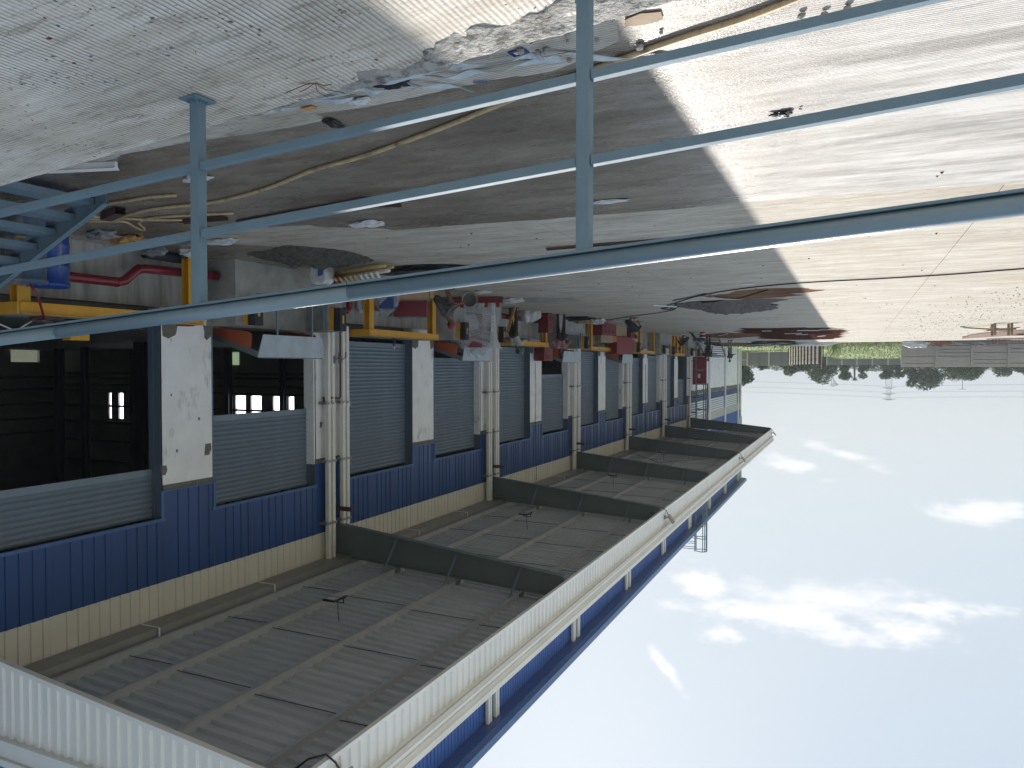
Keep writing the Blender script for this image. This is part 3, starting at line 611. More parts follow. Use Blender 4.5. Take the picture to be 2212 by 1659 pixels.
# wall gutter under the canopy roof
yy = Y_N+.06
while yy < Y_F-.2:
    w = min(2.97, Y_F-.1-yy)
    wb(MB().prism([(12.04, 6.84), (11.58, 6.84), (11.55, 7.02), (11.6, 7.03), (11.6, 6.9), (12.04, 6.9)], 1, yy, yy+w), 'wall_gutter', M['galv'])
    wb(MB().box(11.565, 12.0, yy+w-.03, yy+w-.0, 6.825, 6.839).box(11.53, 11.55, yy+w-.03, yy+w, 6.83, 7.03), 'gutter_strap', M['fascia']); yy += 2.98

# ---------------------------------------------------------------- dock edge, frames, levellers (per bay)
wb(MB().box(XW+.0, XW+.3, yN, 60, -.2, .9), 'dock_wall', M['stained'])
for bi in range(-2, 5):
    y0 = B0 + BY*bi
    wb(MB().box(11.45, XW+.31, y0+.75, y0+4.1, 1.14, 1.235), 'dock_platform', M['slabtop'])
    last = bi == 4
    fr = empty('dock_frame', (11.45, y0+.7, 0)); fr.parent = wh; fr.matrix_parent_inverse = Matrix.Translation((-12.1, 0, 0))
    MB().box(-.02, .0, 0, 3.42, 1.06, 1.245).box(-.07, -.021, 0, 3.42, 1.06, 1.072).box(-.07, -.021, 0, 3.42, 1.233, 1.245).build('edge_beam', M['yellow'], fr)
    MB().box(-.02, .6, -.05, -.01, 1.06, 1.245).build('side_beam', M['yellow'], fr)
    MB().box(-.02, .6, 3.43, 3.47, 1.06, 1.245).build('side_beam', M['yellow'], fr)
    for yy in ((-.04, 3.12) if not last else (-.04, 1.0, 1.25, 2.15, 2.4, 3.2)):
        MB().box(-.015, .0, yy-.0, yy+.2, -.14, 1.06).box(.0, .15, yy+.095, yy+.105, -.14, 1.06).box(.15, .165, yy, yy+.2, -.14, 1.06).build('leg', M['yellow'], fr)
    # concrete block with the leveller pit
    blk = MB().box(11.3, XW-.001, y0+4.85, y0+5.42, -.2, 1.2).box(11.3, XW-.001, y0+7.72, y0+8.28, -.2, 1.2).box(11.3, XW-.001, y0+5.42, y0+7.72, -.2, .5).box(11.95, XW-.002, y0+5.42, y0+7.72, .5, 1.2)
    wb(blk, 'dock_block', M['dockconc'])
    lv = tag(empty('dock_leveller', (11.3, y0+5.45, .5)), None, 'dock leveller', 'dock levellers at the right hand doors')
    lv['label'] = {-2: 'dock leveller at the near end beside the ramp', -1: 'nearest raised dock leveller with orange sides and hanging gray lip', 0: 'second raised dock leveller behind the plastic wrapped stack', 1: 'raised dock leveller behind the worker in the pink shirt', 2: 'raised dock leveller with pale lip beyond the tall red cabinets', 3: 'dock leveller beside the row of yellow legs', 4: 'farthest dock leveller near the red door'}[bi]
    tl = 1.36 if bi in (-1, 0, 1, 2) else .74
    MB().add([(.08, .1, tl), (.08, 2.15, tl), (2.0, 2.15, .74), (2.0, .1, .74), (.08, .1, tl-.14), (.08, 2.15, tl-.14), (2.0, 2.15, .6), (2.0, .1, .6)], [(0,1,2,3), (7,6,5,4), (0,3,7,4), (1,5,6,2), (0,4,5,1)]).build('deck', M['beam'], lv)
    if tl > 1:
        for yy in (.06, 2.16):
            MB().prism([(.32, tl-.56), (1.75, .62), (1.9, .66), (.3, tl-.2), (.26, tl-.24), (.24, tl-.5)], 1, yy, yy+.03).build('side_skirt', M['orange'], lv)
        MB().add([(.05, .06, tl-.02), (.05, 2.19, tl-.02), (.03, 2.1, tl-.5), (.03, .2, tl-.5), (.075, .06, tl-.02), (.075, 2.19, tl-.02), (.05, 2.1, tl-.5), (.05, .2, tl-.5)], [(0,3,2,1), (4,5,6,7), (0,1,5,4), (2,3,7,6), (0,4,7,3), (1,2,6,5)]).build('lip', M['lip'], lv)
    else: MB().box(.02, .05, .1, 2.1, .3, .74).build('lip', M['lip'], lv)
    MB().box(.06, .1, .03, 2.24, .0, .12).box(.06, .1, .03, .08, .12, .68).box(.06, .1, 2.18, 2.24, .12, .68).build('pit_frame', M['raildk'], lv)
    for yy in (.62, 1.75): MB().box(.04, .07, yy, yy+.045, .1, tl-.45).build('prop', M['raildk'], lv)
    for s_, yb in ((0, y0+5.05), (1, y0+7.78)):
        bm_ = empty('dock_bumper', (11.3, yb, .66)); bm_.parent = wh; bm_.matrix_parent_inverse = Matrix.Translation((-12.1, 0, 0))
        MB().box(-.1, -.001, 0, .28, 0, .52).box(-.13, -.101, -.02, .0, .05, .2).build('back_plate', M['yellow'], bm_)
        MB().box(-.3, -.102, .02, .26, -.01, .54).build('rubber_block', M['rubber'], bm_, bevel=.015)
        MB().box(-.306, -.301, .1, .16, .17, .36).build('marker', M['yellow'], bm_)
        for z in (.09, .44): MB().tube([(-.302, .13, z), (-.31, .13, z)], .02, 8).build('bolt', M['black'], bm_)

# ================================================================ railing on the ramp edge
rl = tag(empty('railing', (2.87, 2.61, .77)), 'blue gray steel railing with round handrail along the ramp edge in the foreground', 'railing')
def rb(mb, name, m, parent=None, **k):
    o = mb.build(name, m, None, **k); o.parent = parent or rl
    if not parent: o.matrix_parent_inverse = Matrix.Translation((-2.87, -2.61, -.77))
    return o
ry = lambda x: 2.72 - .037*x
PXS = [-2.9, -.98, .94, 2.87, 4.8, 6.72, 8.65]
for x in PXS:
    y = ry(x); z = rz(x)
    p = MB().box(x-.027, x+.027, y-.027, y+.027, z+.01, z+.985); o = rb(p, 'post', M['rail'], bevel=.005)
    rb(MB().box(x-.06, x+.06, y-.06, y+.06, z+.002, z+.012), 'base_plate', M['rail'], bevel=.002)
    w = MB()
    for k in range(16):
        t = k*math.pi/8; q = 1/max(abs(math.cos(t)), abs(math.sin(t)))
        px, py = x+.03*q*math.cos(t), y+.03*q*math.sin(t); w.tube([(px, py, z+.013), (px, py, z+.02+.004*random.random())], .006, 5)
    rb(w, 'weld_bead', M['rail'])
    for sx, sy in ((-1, -1), (1, 1)):
        rb(MB().tube([(x+sx*.046, y+sy*.046, z+.012), (x+sx*.046, y+sy*.046, z+.022)], .011, 6).tube([(x+sx*.046, y+sy*.046, z+.02), (x+sx*.046, y+sy*.046, z+.04)], .005, 6), 'anchor_bolt', M['rail'])
E1, E2 = -4.5, 11.3
def along(x, h): return (x, ry(x), rz(min(x, 8.9))+h)
rb(MB().tube([along(E1, 1.024), along(2.0, 1.024)] , .034, 24), 'handrail', M['handrail'], smooth=True)
rb(MB().tube([along(2.004, 1.024), along(3.86, 1.024)], .034, 24), 'handrail', M['handrail'], smooth=True)
rb(MB().tube([along(3.864, 1.024), along(8.9, 1.024), along(E2, 1.024)], .034, 24), 'handrail', M['handrail'], smooth=True)
rb(MB().tube([along(3.855, 1.024), along(3.87, 1.024)], .036, 24), 'weld_ring', M['rail'])
for a, b in ((E1, 2.0), (2.004, 8.9), (8.904, E2)): rb(MB().bar(along(a, .984), along(b, .984), .06, .01), 'rail_bar', M['rail'])
for h in (.645, .325):
    for a, b in zip([E1]+PXS, PXS+[E2]):
        pa, pb = along(a+(.028 if a != E1 else 0), h), along(b-(.028 if b != E2 else 0), h)
        rb(MB().bar(pa, pb, .04, .036), 'mid_rail', M['rail'], bevel=.003)

# ================================================================ metal stair down from the dock
st = tag(empty('metal_stair', (8.3, 5.3, -.07)), 'blue gray steel stair with checker plate treads rising to the dock', 'stair')
def sb(mb, name, m, **k):
    o = mb.build(name, m, None, **k); o.parent = st; o.matrix_parent_inverse = Matrix.Translation((-8.3, -5.3, .07)); return o
for yy in (6.05, 4.3):
    sb(MB().prism([(8.16, -.1), (8.3, -.1), (11.25, 1.17), (11.25, 1.36), (11.1, 1.36), (8.12, .1)], 1, yy, yy+.008).prism([(8.4,.0),(11.2,1.2),(11.2,1.4),(8.4,.22)], 1, yy-.001, yy+.009).bar((8.16, yy-.03, -.1), (8.14, yy-.03, .1), .07, .008).bar((8.13, yy-.02, .1), (11.1, yy-.02, 1.37), .07, .008).bar((8.3, yy-.02, -.1), (11.25, yy-.02, 1.17), .07, .008), 'stringer', M['raildk'])
for k in range(8):
    x0 = 8.36 + .362*k; z = .09 + .155*k
    t = MB().box(x0, x0+.3, 4.31, 6.04, z-.006, z).box(x0-.006, x0, 4.31, 6.04, z-.075, z+.0005).box(x0+.3, x0+.306, 4.31, 6.04, z-.075, z+.0005)
    for i in range(28):      # raised checker bars
        for j in range(4): 
            cx, cy = x0+.04+j*.066, 4.36+i*.06; dx = .011*(1 if (i+j) % 2 else -1)
            t.bar((cx-dx, cy-.013, z+.0015), (cx+dx, cy+.013, z+.0015), .006, .003)
        t.bar((x0-.0075, 4.34+i*.06, z-.035), (x0-.0075, 4.36+i*.06, z-.012), .006, .003)
    sb(t, 'tread', M['raildk'])

# ================================================================ pipes, drums and litter near the stair
def place(name, loc, label, cat, group=None, rz_=0): return empty(name, loc, label, cat, group, rz_)
fp = place('fire_pipe', (11.75, 9, .1), 'dark red fire pipe with a double bend low on the dock wall behind the drums', 'pipe')
MB().tube([(0,-6,.48), (0,-.1,.46), (0,.05,.42), (0,.3,.2), (0,.45,.16), (0,2.3,.1)], .082, 14).build('pipe_run', M['firered'], fp, smooth=True)
for y, z in ((-.1,.46), (.35,.18), (1.9,.115)): MB().tube([(0,y-.02,z), (0,y+.02,z)], .088, 14).build('coupling', M['firered'], fp)
MB().tube([(0,2.16,.11), (0,2.24,.11)], .12, 12).build('flange', M['galv'], fp)
fp2 = place('fire_pipe', (11.85, 15.3, .5), 'dark red fire pipe on the dock wall behind the cardboard box and red bin', 'pipe')
MB().tube([(0,-.6,.1), (0,.2,.1), (0,.3,.02), (0,.3,-.3), (0,.6,-.42), (0,4.2,-.42)], .082, 14).box(-.11,.11,-.66,-.5,-.06,.25).build('pipe_run', M['firered'], fp2, smooth=False)
fp3 = place('fire_pipe', (11.8, 23.6, .17), 'dark red fire pipe on the dock wall behind the white sack', 'pipe')
MB().tube([(0,0,0), (0,5.6,0)], .09, 14).build('pipe_run', M['firered'], fp3, smooth=True)
def drum(loc, label, m, rz_=0):
    d = place('drum', loc, label, 'drum', None, rz_); prof = [(0,0),(.27,0),(.285,.02),(.28,.05),(.285,.28),(.293,.3),(.293,.33),(.285,.35),(.285,.6),(.293,.62),(.293,.65),(.285,.67),(.28,.88),(.3,.9),(.3,.93),(.285,.95),(.27,.93),(0,.92)]
    sg = 32; mb = MB(); mb.add([(r*math.cos(2*math.pi*k/sg), r*math.sin(2*math.pi*k/sg), z) for r, z in prof for k in range(sg)], [(i*sg+k, i*sg+(k+1)%sg, (i+1)*sg+(k+1)%sg, (i+1)*sg+k) for i in range(len(prof)-1) for k in range(sg)]); mb.build('drum_body', m, d, smooth=True)
    for z in (.32, .64): MB().box(-.06,.06,-.3,-.293,z-.012,z+.012).build('label_strip', M['yellow'], d)
    return d
drum((11.2, 7.32, -.12), 'bright blue plastic drum standing beyond the metal stair', M['barrel'], -.9)
drum((11.0, 6.84, -.12), 'dusty blue gray drum half hidden by the metal stair', M['barrelold'], -.9)
rh = MB().tube([(11.35,7.35,1.3), (11.1,7.1,1.0), (11.05,6.95,.83)], .018, 8).tube([(11.35,7.35,1.3), (11.8,7.6,1.26), (12.2,8.0,1.3)], .018, 8).build('hose', M['firered'], smooth=True); tag(rh, 'thin red hose running from the dock edge down into the dusty drum', 'hose')

def hose(name, pts, r, m, label, cat='hose', h=None):
    P = [(x, y, gz(x)+(r if h is None else h)+.006) for x, y in pts]; out = []
    for i in range(len(P)-1):                                             # Catmull-Rom
        p0, p1, p2, p3 = [Vector(P[max(0, min(len(P)-1, i+d))]) for d in (-1, 0, 1, 2)]
        for t in [j/5 for j in range(5)]: out.append(.5*((2*p1)+(p2-p0)*t+(2*p0-5*p1+4*p2-p3)*t*t+(3*p1-p0-p3+(-1)*(-2*p1*0))*0 + (-p0+3*p1-3*p2+p3)*t*t*t))
    out.append(Vector(P[-1])); o = MB().tube(out, r, 10).build(name, m, smooth=True); return tag(o, label, cat)
hose('hose', [(-.9,3.95),(-.3,4.1),(.21,4.34),(.57,4.5),(1.03,4.63),(1.63,4.84),(2.28,5.08),(3.15,5.46),(4.3,5.9),(5.05,6.12),(5.56,6.34),(6.12,6.58),(6.84,6.82),(7.54,6.96),(8.2,6.95),(8.73,7.01),(9.45,7.2),(9.69,7.11),(9.75,6.84)], .021, M['hose'], 'long tan hose snaking over the wet concrete from the stair foot')
hose('hose', [(9.4,6.6),(8.91,6.52),(8.36,6.48),(7.87,6.43),(7.49,6.48)], .021, M['hose'], 'short tan hose end lying nearest the stair foot')
hose('hose', [(10.2,6.9),(9.84,7.24),(9.45,7.32),(9.22,7.5),(8.76,7.68)], .019, M['hose'], 'tan hose end ending on the small brown channel')
hose('hose', [(9.3,7.5),(9.16,7.43),(8.59,7.43),(7.68,7.57)], .019, M['hose'], 'tan hose end passing behind the railing post above the brown channel')
hose('hose', [(10.35,7.2),(9.9,7.37),(9.69,7.48),(9.9,7.8),(10.07,8.09),(9.88,7.95),(9.6,7.64),(9.39,7.53)], .019, M['hose'], 'tan hose looped into a tight hairpin beside the drums')
def channel(name, a, b, w, h, m, label, cat='steel channel', t=.006):
    a, b = Vector(a), Vector(b); d = (b-a).normalized(); r = d.cross(Vector((0,0,1))).normalized()
    mb = MB(); mb.bar(a+Vector((0,0,t/2)), b+Vector((0,0,t/2)), w, t)
    for s_ in (-1, 1): mb.bar(a+r*s_*(w/2-t/2)+Vector((0,0,h/2)), b+r*s_*(w/2-t/2)+Vector((0,0,h/2)), t, h)
    return tag(mb.build(name, m), label, cat)
channel('steel_channel', g3(8.08,8.08,.012), g3(5.4,7.5,.012), .1, .05, M['brown'], 'long brown steel channel lying across the wet concrete under the rails')
channel('steel_channel', g3(8.85,7.75,.012), g3(8.0,7.76,.012), .09, .05, M['brown'], 'short brown steel channel beside the tan hose ends')
channel('steel_channel', g3(5.9,7.7,.012), g3(5.2,7.9,.012), .08, .04, M['brown'], 'small brown angle at the end of the long channel')
MB_ = MB().box(-.07,.07,-.3,.3,0,.005).box(-.07,-.065,-.3,.3,.005,.1).box(.065,.07,-.3,.3,.005,.1).box(-.07,.07,-.3,.3,.1,.105)
o = MB_.build('steel_tube', M['brown']); o.location = g3(9.15,6.88,.01); o.rotation_euler = (0,0,R(-70)); tag(o, 'rusty open box section under the nearest tan hose end', 'steel tube')
o = MB().box(-1.12,1.12,-.03,.03,0,.012).box(-1.12,1.12,.02,.03,.012,.04).build('steel_angle', M['brown']); o.location = g3(3.72,11.8,.006); o.rotation_euler=(0,0,R(2)); tag(o, 'thin brown steel angle lying below the handrail at the railing post', 'steel angle')
o = MB().box(-1.5,1.5,-.04,.04,0,.012).box(-1.5,1.5,.03,.04,.012,.06).build('steel_angle', M['brown']); o.location = (.75,11.85,.006); o.rotation_euler=(0,0,R(4)); tag(o, 'brown steel angle ending in the sun beyond the handrail', 'steel angle')
o = MB().box(-.15,.15,-.05,.05,.0,.03).build('white_offcut', M['white'], bevel=.005); o.location = (2.4,18.9,.005); tag(o, 'short white plastic offcut beside the black cables', 'offcut')

def crumple(name, loc, size, m, label, cat, seed=0, seg=26, rz_=0, lump=.45, group=None):
    bm = bmesh.new(); bmesh.ops.create_icosphere(bm, subdivisions=4, radius=1)
    for v in bm.verts:
        p = v.co.copy(); d = mnoise.noise(p*1.7+Vector((seed*5.1, 0, 0)))*lump + mnoise.turbulence(p*3.3+Vector((0, seed*3.7, 0)), 3, True)*.28*lump*2
        a = math.atan2(p.y, p.x); d += .12*math.sin(a*3+seed)+.08*math.sin(a*7+seed*2)
        q = p*(1+d); q.z = max(q.z*.9+.1*mnoise.noise(p*6), -.55); v.co = Vector((q.x*size[0], q.y*size[1], (q.z+.55)/1.5*size[2]))
    me = bpy.data.meshes.new(name); bm.to_mesh(me); bm.free(); me.materials.append(m)
    o = bpy.data.objects.new(name, me); COL.objects.link(o); o.location = loc; o.rotation_euler = (0, 0, rz_); return tag(o, label, cat, group)
crumple('cloth_sack', g3(11.1,8.6,.005), (.42,.17,.14), M['bagorange'], 'crumpled orange cloth sack lying by the dock wall', 'sack', 1, rz_=R(20))
crumple('plastic_bag', g3(10.95,8.05,.005), (.26,.16,.12), M['baggray'], 'dark gray crumpled bag beside the orange cloth sack', 'bag', 2)
crumple('plastic_bag', g3(9.7,9.3,.005), (.28,.12,.08), M['bagwhite'], 'whitish plastic bag crumpled under the middle rail beside the near post', 'bag', 3)
crumple('plastic_bag', g3(10.35,9.3,.005), (.3,.1,.06), M['baggray'], 'grayish torn plastic lying left of the dock frame leg', 'bag', 4)
crumple('plastic_bag', g3(11.2,10.05,.0), (.22,.16,.12), M['bagwhite'], 'thin white plastic draped at the foot of the yellow leg', 'bag', 5)
crumple('plastic_bag', g3(11.6,9.5,.005), (.3,.12,.14), M['film'], 'clear plastic bag draped over the black pipe', 'bag', 6)
crumple('plastic_bag', g3(6.55,5.95,.01), (.17,.07,.05), M['bagwhite'], 'small clear white bag behind the lower rail at the post', 'bag', 7)
crumple('plastic_bag', g3(6.4,8.85,.01), (.24,.13,.06), M['bagwhite'], 'flattened white bag at the edge of the wet area', 'bag', 8)
crumple('wrapper', (3.96,5.02,.012), (.05,.1,.03), M['black'], 'black and silver foil wrapper on the wet brushed concrete', 'wrapper', 9)
crumple('plastic_bag', (3.45,4.68,.012), (.08,.05,.03), M['bagwhite'], 'tiny clear bag beside the pale strips', 'bag', 10)
crumple('paper', (2.75,8.8,.012), (.22,.07,.02), M['bagwhite'], 'white paper scrap right of the far railing post', 'paper', 11)
crumple('plastic_bag', g3(9.5,18.6,.0), (.22,.15,.07), M['bagwhite'], 'small white plastic scrap on the yard below the bucket', 'bag', 12)
crumple('plastic_bag', g3(9.9,32.5,.0), (.6,.35,.12), M['film'], 'long clear plastic wrap in front of the red cabinet row', 'plastic wrap', 13)
crumple('plastic_bag', g3(9.4,33.9,.0), (.5,.25,.08), M['film'], 'second clear plastic scrap beyond the red cabinet row', 'plastic wrap', 14)
pp = MB(); ring = ragged([(-.11,-.05),(.0,-.075),(.1,-.03),(.12,.05),(.02,.07),(-.1,.045)], .012, .03, 3); pp.prism(ring, 2, 0, .004); o = pp.build('paper', M['card2']); o.location = (1.14,4.3,.012); tag(o, 'torn white paper lying in sun and shade at the ramp edge', 'paper')
o = MB().box(-.06,.06,-.04,.04,0,.005).build('packet', M['blue']); MB().box(-.035,.03,-.02,.02,.0052,.0065).build('packet_print', M['tubewhite'], o); o.location = (2.0,4.42,.008); o.rotation_euler=(0,0,.2); tag(o, 'small blue printed packet among the stones', 'packet')
o = MB().box(-.05,.05,-.008,.008,0,.006).build('wrapper', M['bluetrim']); o.location=(2.45,4.75,.012); o.rotation_euler=(0,0,-.4); tag(o, 'tiny blue straw wrapper near the strip end', 'wrapper')
o = MB().box(-.06,.06,-.03,.03,0,.006).build('packet', M['bagorange']); o.location=(3.92,4.66,.012); tag(o, 'small gold and violet sachet below the strips', 'packet')
for i, (x, y) in enumerate([(2.17,4.2),(2.17,4.34),(2.29,4.28),(1.92,4.19),(1.97,4.38),(1.88,4.46),(1.82,4.45),(1.65,4.23),(1.62,4.3),(1.74,4.66),(2.44,4.39),(2.45,4.44),(1.65,4.39),(1.86,4.3),(2.57,4.26),(1.48,4.46),(1.26,4.64),(1.09,4.51),(2.04,4.12),(.3,4.62),(.18,4.66),(.06,4.64),(.41,6.29)]):
    s_ = random.uniform(.014, .03) * (1.5 if i in (16, 18, 19, 20, 21) else 1)
    bm = bmesh.new(); bmesh.ops.create_icosphere(bm, subdivisions=1, radius=s_)
    for v in bm.verts: v.co *= 1+.4*mnoise.noise(v.co*60+Vector((i, 0, 0))); v.co.z = max(v.co.z*.8, -s_*.5)
    me = bpy.data.meshes.new('stone'); bm.to_mesh(me); bm.free(); me.materials.append(M['redstone'] if i in (13, 18) else M['stone'])
    o = bpy.data.objects.new('stone', me); COL.objects.link(o); o.location = (x, y, .01+s_*.5); o.rotation_euler = (0, 0, i)
    if i in (13, 18): tag(o, ['tiny red brick chip right of the stones', 'larger red brick chip above the pebbles'][i == 18], 'brick chip')
    elif i in (19, 20, 21): tag(o, ['broken dark lump in sun beside the tan hose, nearest of three', 'middle dark lump in sun beside the hose', 'outermost dark lump in sun beside the hose'][i-19], 'stone')
    elif i == 22: tag(o, 'lone dark stone in the sunlit wet area', 'stone')
    else: tag(o, 'gray pebble scattered on the broomed concrete by the pale strips', 'stone', 'pebbles by the pale strips')
o = crumple('wrapper', (.55,6.35,.01), (.07,.05,.03), M['black'], 'black plastic scrap on the sunlit wet concrete between the rails', 'wrapper', 15)

def strip(pts, wd, label, m='strip', h=.03):
    wd *= 1.05
    mb = MB(); P = []
    for i in range(len(pts)-1):
        for t in [j/4 for j in range(4)]: P.append((pts[i][0]*(1-t)+pts[i+1][0]*t, pts[i][1]*(1-t)+pts[i+1][1]*t))
    P.append(pts[-1]); n = len(P); vs = []
    for i, (x, y) in enumerate(P):
        z = .012 + h*(.5+.5*math.sin(i*.9+x*3)); tw = .012*math.sin(i*.6+y*5)
        vs += [(x, y-wd/2, z-tw), (x, y+wd/2, z+tw), (x, y-wd/2, z-tw+.006), (x, y+wd/2, z+tw+.006)]
    fs = []
    for i in range(n-1): b = 4*i; fs += [(b,b+4,b+5,b+1), (b+2,b+3,b+7,b+6), (b,b+2,b+6,b+4), (b+1,b+5,b+7,b+3)]
    fs += [(0,1,3,2), (4*n-4,4*n-2,4*n-1,4*n-3)]
    return tag(mb.add(vs, fs).build('plastic_strip', M[m], smooth=False), label, 'plastic strip')
strip([(3.26,4.28),(3.1,4.33),(3.03,4.33),(2.91,4.35),(2.74,4.43),(2.4,4.39),(2.06,4.46),(1.91,4.5),(1.79,4.5),(1.65,4.59),(1.38,4.73),(1.05,4.9)], .035, 'pale plastic strip running past the railing post to the tan hose')
strip([(3.42,4.4),(3.21,4.36),(2.96,4.42),(2.88,4.53),(2.72,4.68),(2.55,4.83)], .028, 'pale plastic strip whose end bends away onto the wet concrete')
strip([(3.4,4.4),(3.12,4.39),(2.93,4.43),(2.66,4.49),(2.51,4.56),(2.32,4.57),(2.08,4.55),(1.78,4.6)], .04, 'wide pale plastic strip ending among the pebbles')
strip([(4.11,4.44),(3.88,4.48),(3.53,4.5),(3.37,4.46),(3.28,4.52),(3.17,4.53),(2.93,4.62)], .045, 'wavy pale plastic strip with a hump under the mortar')
strip([(4.4,4.55),(4.19,4.56),(4.08,4.52),(3.86,4.55),(3.64,4.56),(3.44,4.58)], .035, 'short pale plastic strip nearest the base plate')
o = MB().prism(ragged([(-.36,-.05),(.2,-.06),(.3,-.03),(.33,.02),(.26,.06),(-.3,.03)], .006, .06, 2), 2, 0, .012).build('gray_board', M['dockconc']); o.location=(2.78,4.27,.04); o.rotation_euler=(0,R(2),R(-12)); tag(o, 'gray flat board on top of the pale strips at the mortar', 'board')
o = crumple('wrapper', (3.02,4.5,.01), (.12,.06,.03), M['black'], 'black plastic scrap caught under the pale strips', 'plastic scrap', 17)
wr = MB()
for k in range(6):
    a = k*1.05; wr.tube([(0,0,.01), (.05*math.cos(a), .05*math.sin(a), .03), (.13*math.cos(a+.3), .13*math.sin(a+.3), .02+.01*k)], .0022, 5)
o = wr.build('wire_scrap', M['rebar']); o.location = (2.25, 2.72, rz(2.25)+.02); tag(o, 'tangle of thin rusty tie wire on the mortar smear', 'wire')
o = MB().box(-.02,.02,-.4,.4,0,.05).prism([(-.02,.05),(.02,.05),(.05,.075),(-.05,.075)], 1, -.4, .4).build('metal_section', M['fascia']); o.location=g3(7.25,5.1,.01); o.rotation_euler=(0,0,R(74)); tag(o, 'short white metal section lying under the ramp edge near the stair', 'metal offcut')
bp = place('black_pipe', g3(11.75,9.9,.1), 'short black plastic pipe lying under the dock near the yellow leg', 'pipe')
MB().tube([(0,-.45,0),(0,.35,.0)], .09, 14, cap=False).tube([(0,-.45,0),(0,.35,.0)], .078, 14, cap=False).tube([(0,.3,0),(0,.31,0)],.078,14).build('pipe_wall', M['rubber'], bp, smooth=True)
bp2 = MB().tube([(0,-.2,0),(0,.2,0)], .055, 12).build('pipe_stub', M['brown'], smooth=True); bp2.location = g3(11.6,10.35,.06); tag(bp2, 'brownish pipe stub beside the black pipe', 'pipe')

# ================================================================ sand, tube rack, wrapped goods
def heap(name, c, rx, ry_, h, m, seed, label=None, n_=70, rot=0, kind='stuff', rag=.35):
    mb = MB(); vs = []
    for j in range(n_):
        for i in range(n_):
            u, v = 2*i/(n_-1)-1, 2*j/(n_-1)-1; a = math.atan2(v, u); r = math.hypot(u, v)/(1-.0+rag*mnoise.noise((math.cos(a)*1.3, math.sin(a)*1.3, seed)))
            z = h*max(0, 1-r)**.8*(1+.5*mnoise.noise((u*3, v*3, seed))) + (.03*h/.15*mnoise.noise((u*14, v*14, seed)) if r < 1.05 else 0) - (.02 if r >= 1 else 0)
            x, y = u*rx, v*ry_; X = c[0]+x*math.cos(rot)-y*math.sin(rot); Y = c[1]+x*math.sin(rot)+y*math.cos(rot)
            vs.append((X, Y, gz(X)+z + (.004 if r < 1 else 0)))
    fs = [(j*n_+i, j*n_+i+1, (j+1)*n_+i+1, (j+1)*n_+i) for j in range(n_-1) for i in range(n_-1)]
    fs = [f for f in fs if max(vs[k][2]-gz(vs[k][0]) for k in f) > -.008]
    o = mb.add(vs, fs).build(name, m, smooth=True, fix=False); return tag(o, label, None, None, kind)
heap('sand_pile', (9.5,11.4), 1.05, 1.25, .2, M['sand'], 4, n_=90)
heap('gravel_pile', (3.9,25.6), 1.5, 2.2, .26, M['gravel'], 6, n_=90, rot=.3)
heap('gravel_spill', (3.0,24.0), 1.2, .8, .05, M['gravel'], 9)
heap('sand_spill', (9.0,21.9), 1.1, .9, .03, M['dockconc'], 12)
bs = place('cement_sack', g3(10.36,12.7,0), 'white and blue cement sack standing at the end of the tube rack', 'sack')
MB().prism([(-.2,0),(.19,.0),(.22,.2),(.19,.36),(.1,.4),(-.02,.35),(-.12,.41),(-.22,.34),(-.23,.15)], 1, -.15, .15).build('sack_body', M['bagwhite'], bs, bevel=.04)
MB().prism(ragged([(-.16,.05),(-.02,.05),(-.02,.24),(-.15,.22)], .01, .05, 5), 1, -.16, -.151).build('blue_print', M['bluetrim'], bs)
rk = place('tube_rack', g3(9.65,12.85,.05), 'ladder-like stack of tan and white bamboo tubes lying under the handrail', 'tube stack')
dv = Vector((8.9-11.1, 13.1-13.9, 0)).normalized(); pv = Vector((.42,.907,0))
for i in range(3):
    off = Vector((0, .13*i, .05+.09*(i%2))); MB().tube([off-dv*1.2, off+dv*1.15], .042, 10).tube([off+dv*1.15, off+dv*1.152], .03, 10).build('long_tube', M['tubewhite'] if i == 1 else M['bamboo'], rk, smooth=True)
for i in range(11):
    c = dv*(-.95+.19*i); MB().tube([c-pv*.35+Vector((0,0,.22)), c+pv*.75+Vector((.1,0,.3))], .03, 8).build('cross_tube', M['tubewhite'] if i > 6 else M['bamboo'], rk, smooth=True)
for i in (-.75, -.55): crumple('cloth_tie', tuple(dv*i+Vector((0,-.05,.12))), (.06,.09,.2), M['redpaint'], None, None, 30+int(i*9)).parent = rk
crumple('plastic_sheet', g3(8.3,13.65,0), (.95,.42,.1), M['black'], 'crumpled black plastic sheet on the yard beside the tube rack', 'plastic sheet', 33, rz_=R(-5), lump=.6)
crumple('plastic_bag', g3(8.9,14.1,0), (.3,.25,.16), M['film'], 'clear plastic bag beside the black plastic sheet', 'bag', 34)

def bobj(name, mb, m, loc, label, cat, rz_=0, group=None, **k):
    o = mb.build(name, m, **k); o.location = loc; o.rotation_euler = (0, 0, rz_); return tag(o, label, cat, group)
cb = place('cardboard_box', g3(10.82,17.2,0), 'long low brown cardboard box with green strap behind the handrail', 'box', None, R(-25))
MB().box(-.5,.5,-.3,.3,0,.33).build('carton', M['card'], cb, bevel=.006)
MB().box(-.39,-.365,-.304,.304,-.0,.335).build('strap', mat('green_strap', (.03,.2,.08), .6), cb)
for k in range(4): MB().box(-.25+k*.2,-.2+k*.2,-.304,-.3,.31,.325).build('staple', M['galv'], cb)
rb1 = place('red_cabinet', g3(11.5,17.9,.33), 'plain dark red steel cabinet lying between the cardboard box and yellow frame', 'cabinet', None, R(-25))
MB().box(-.52,.4,-.3,.3,0,.42).build('cabinet_body', M['redpaint'], rb1, bevel=.01); MB().box(-.54,.42,-.31,.31,-.32,0).build('packing', M['rubble'], rb1)
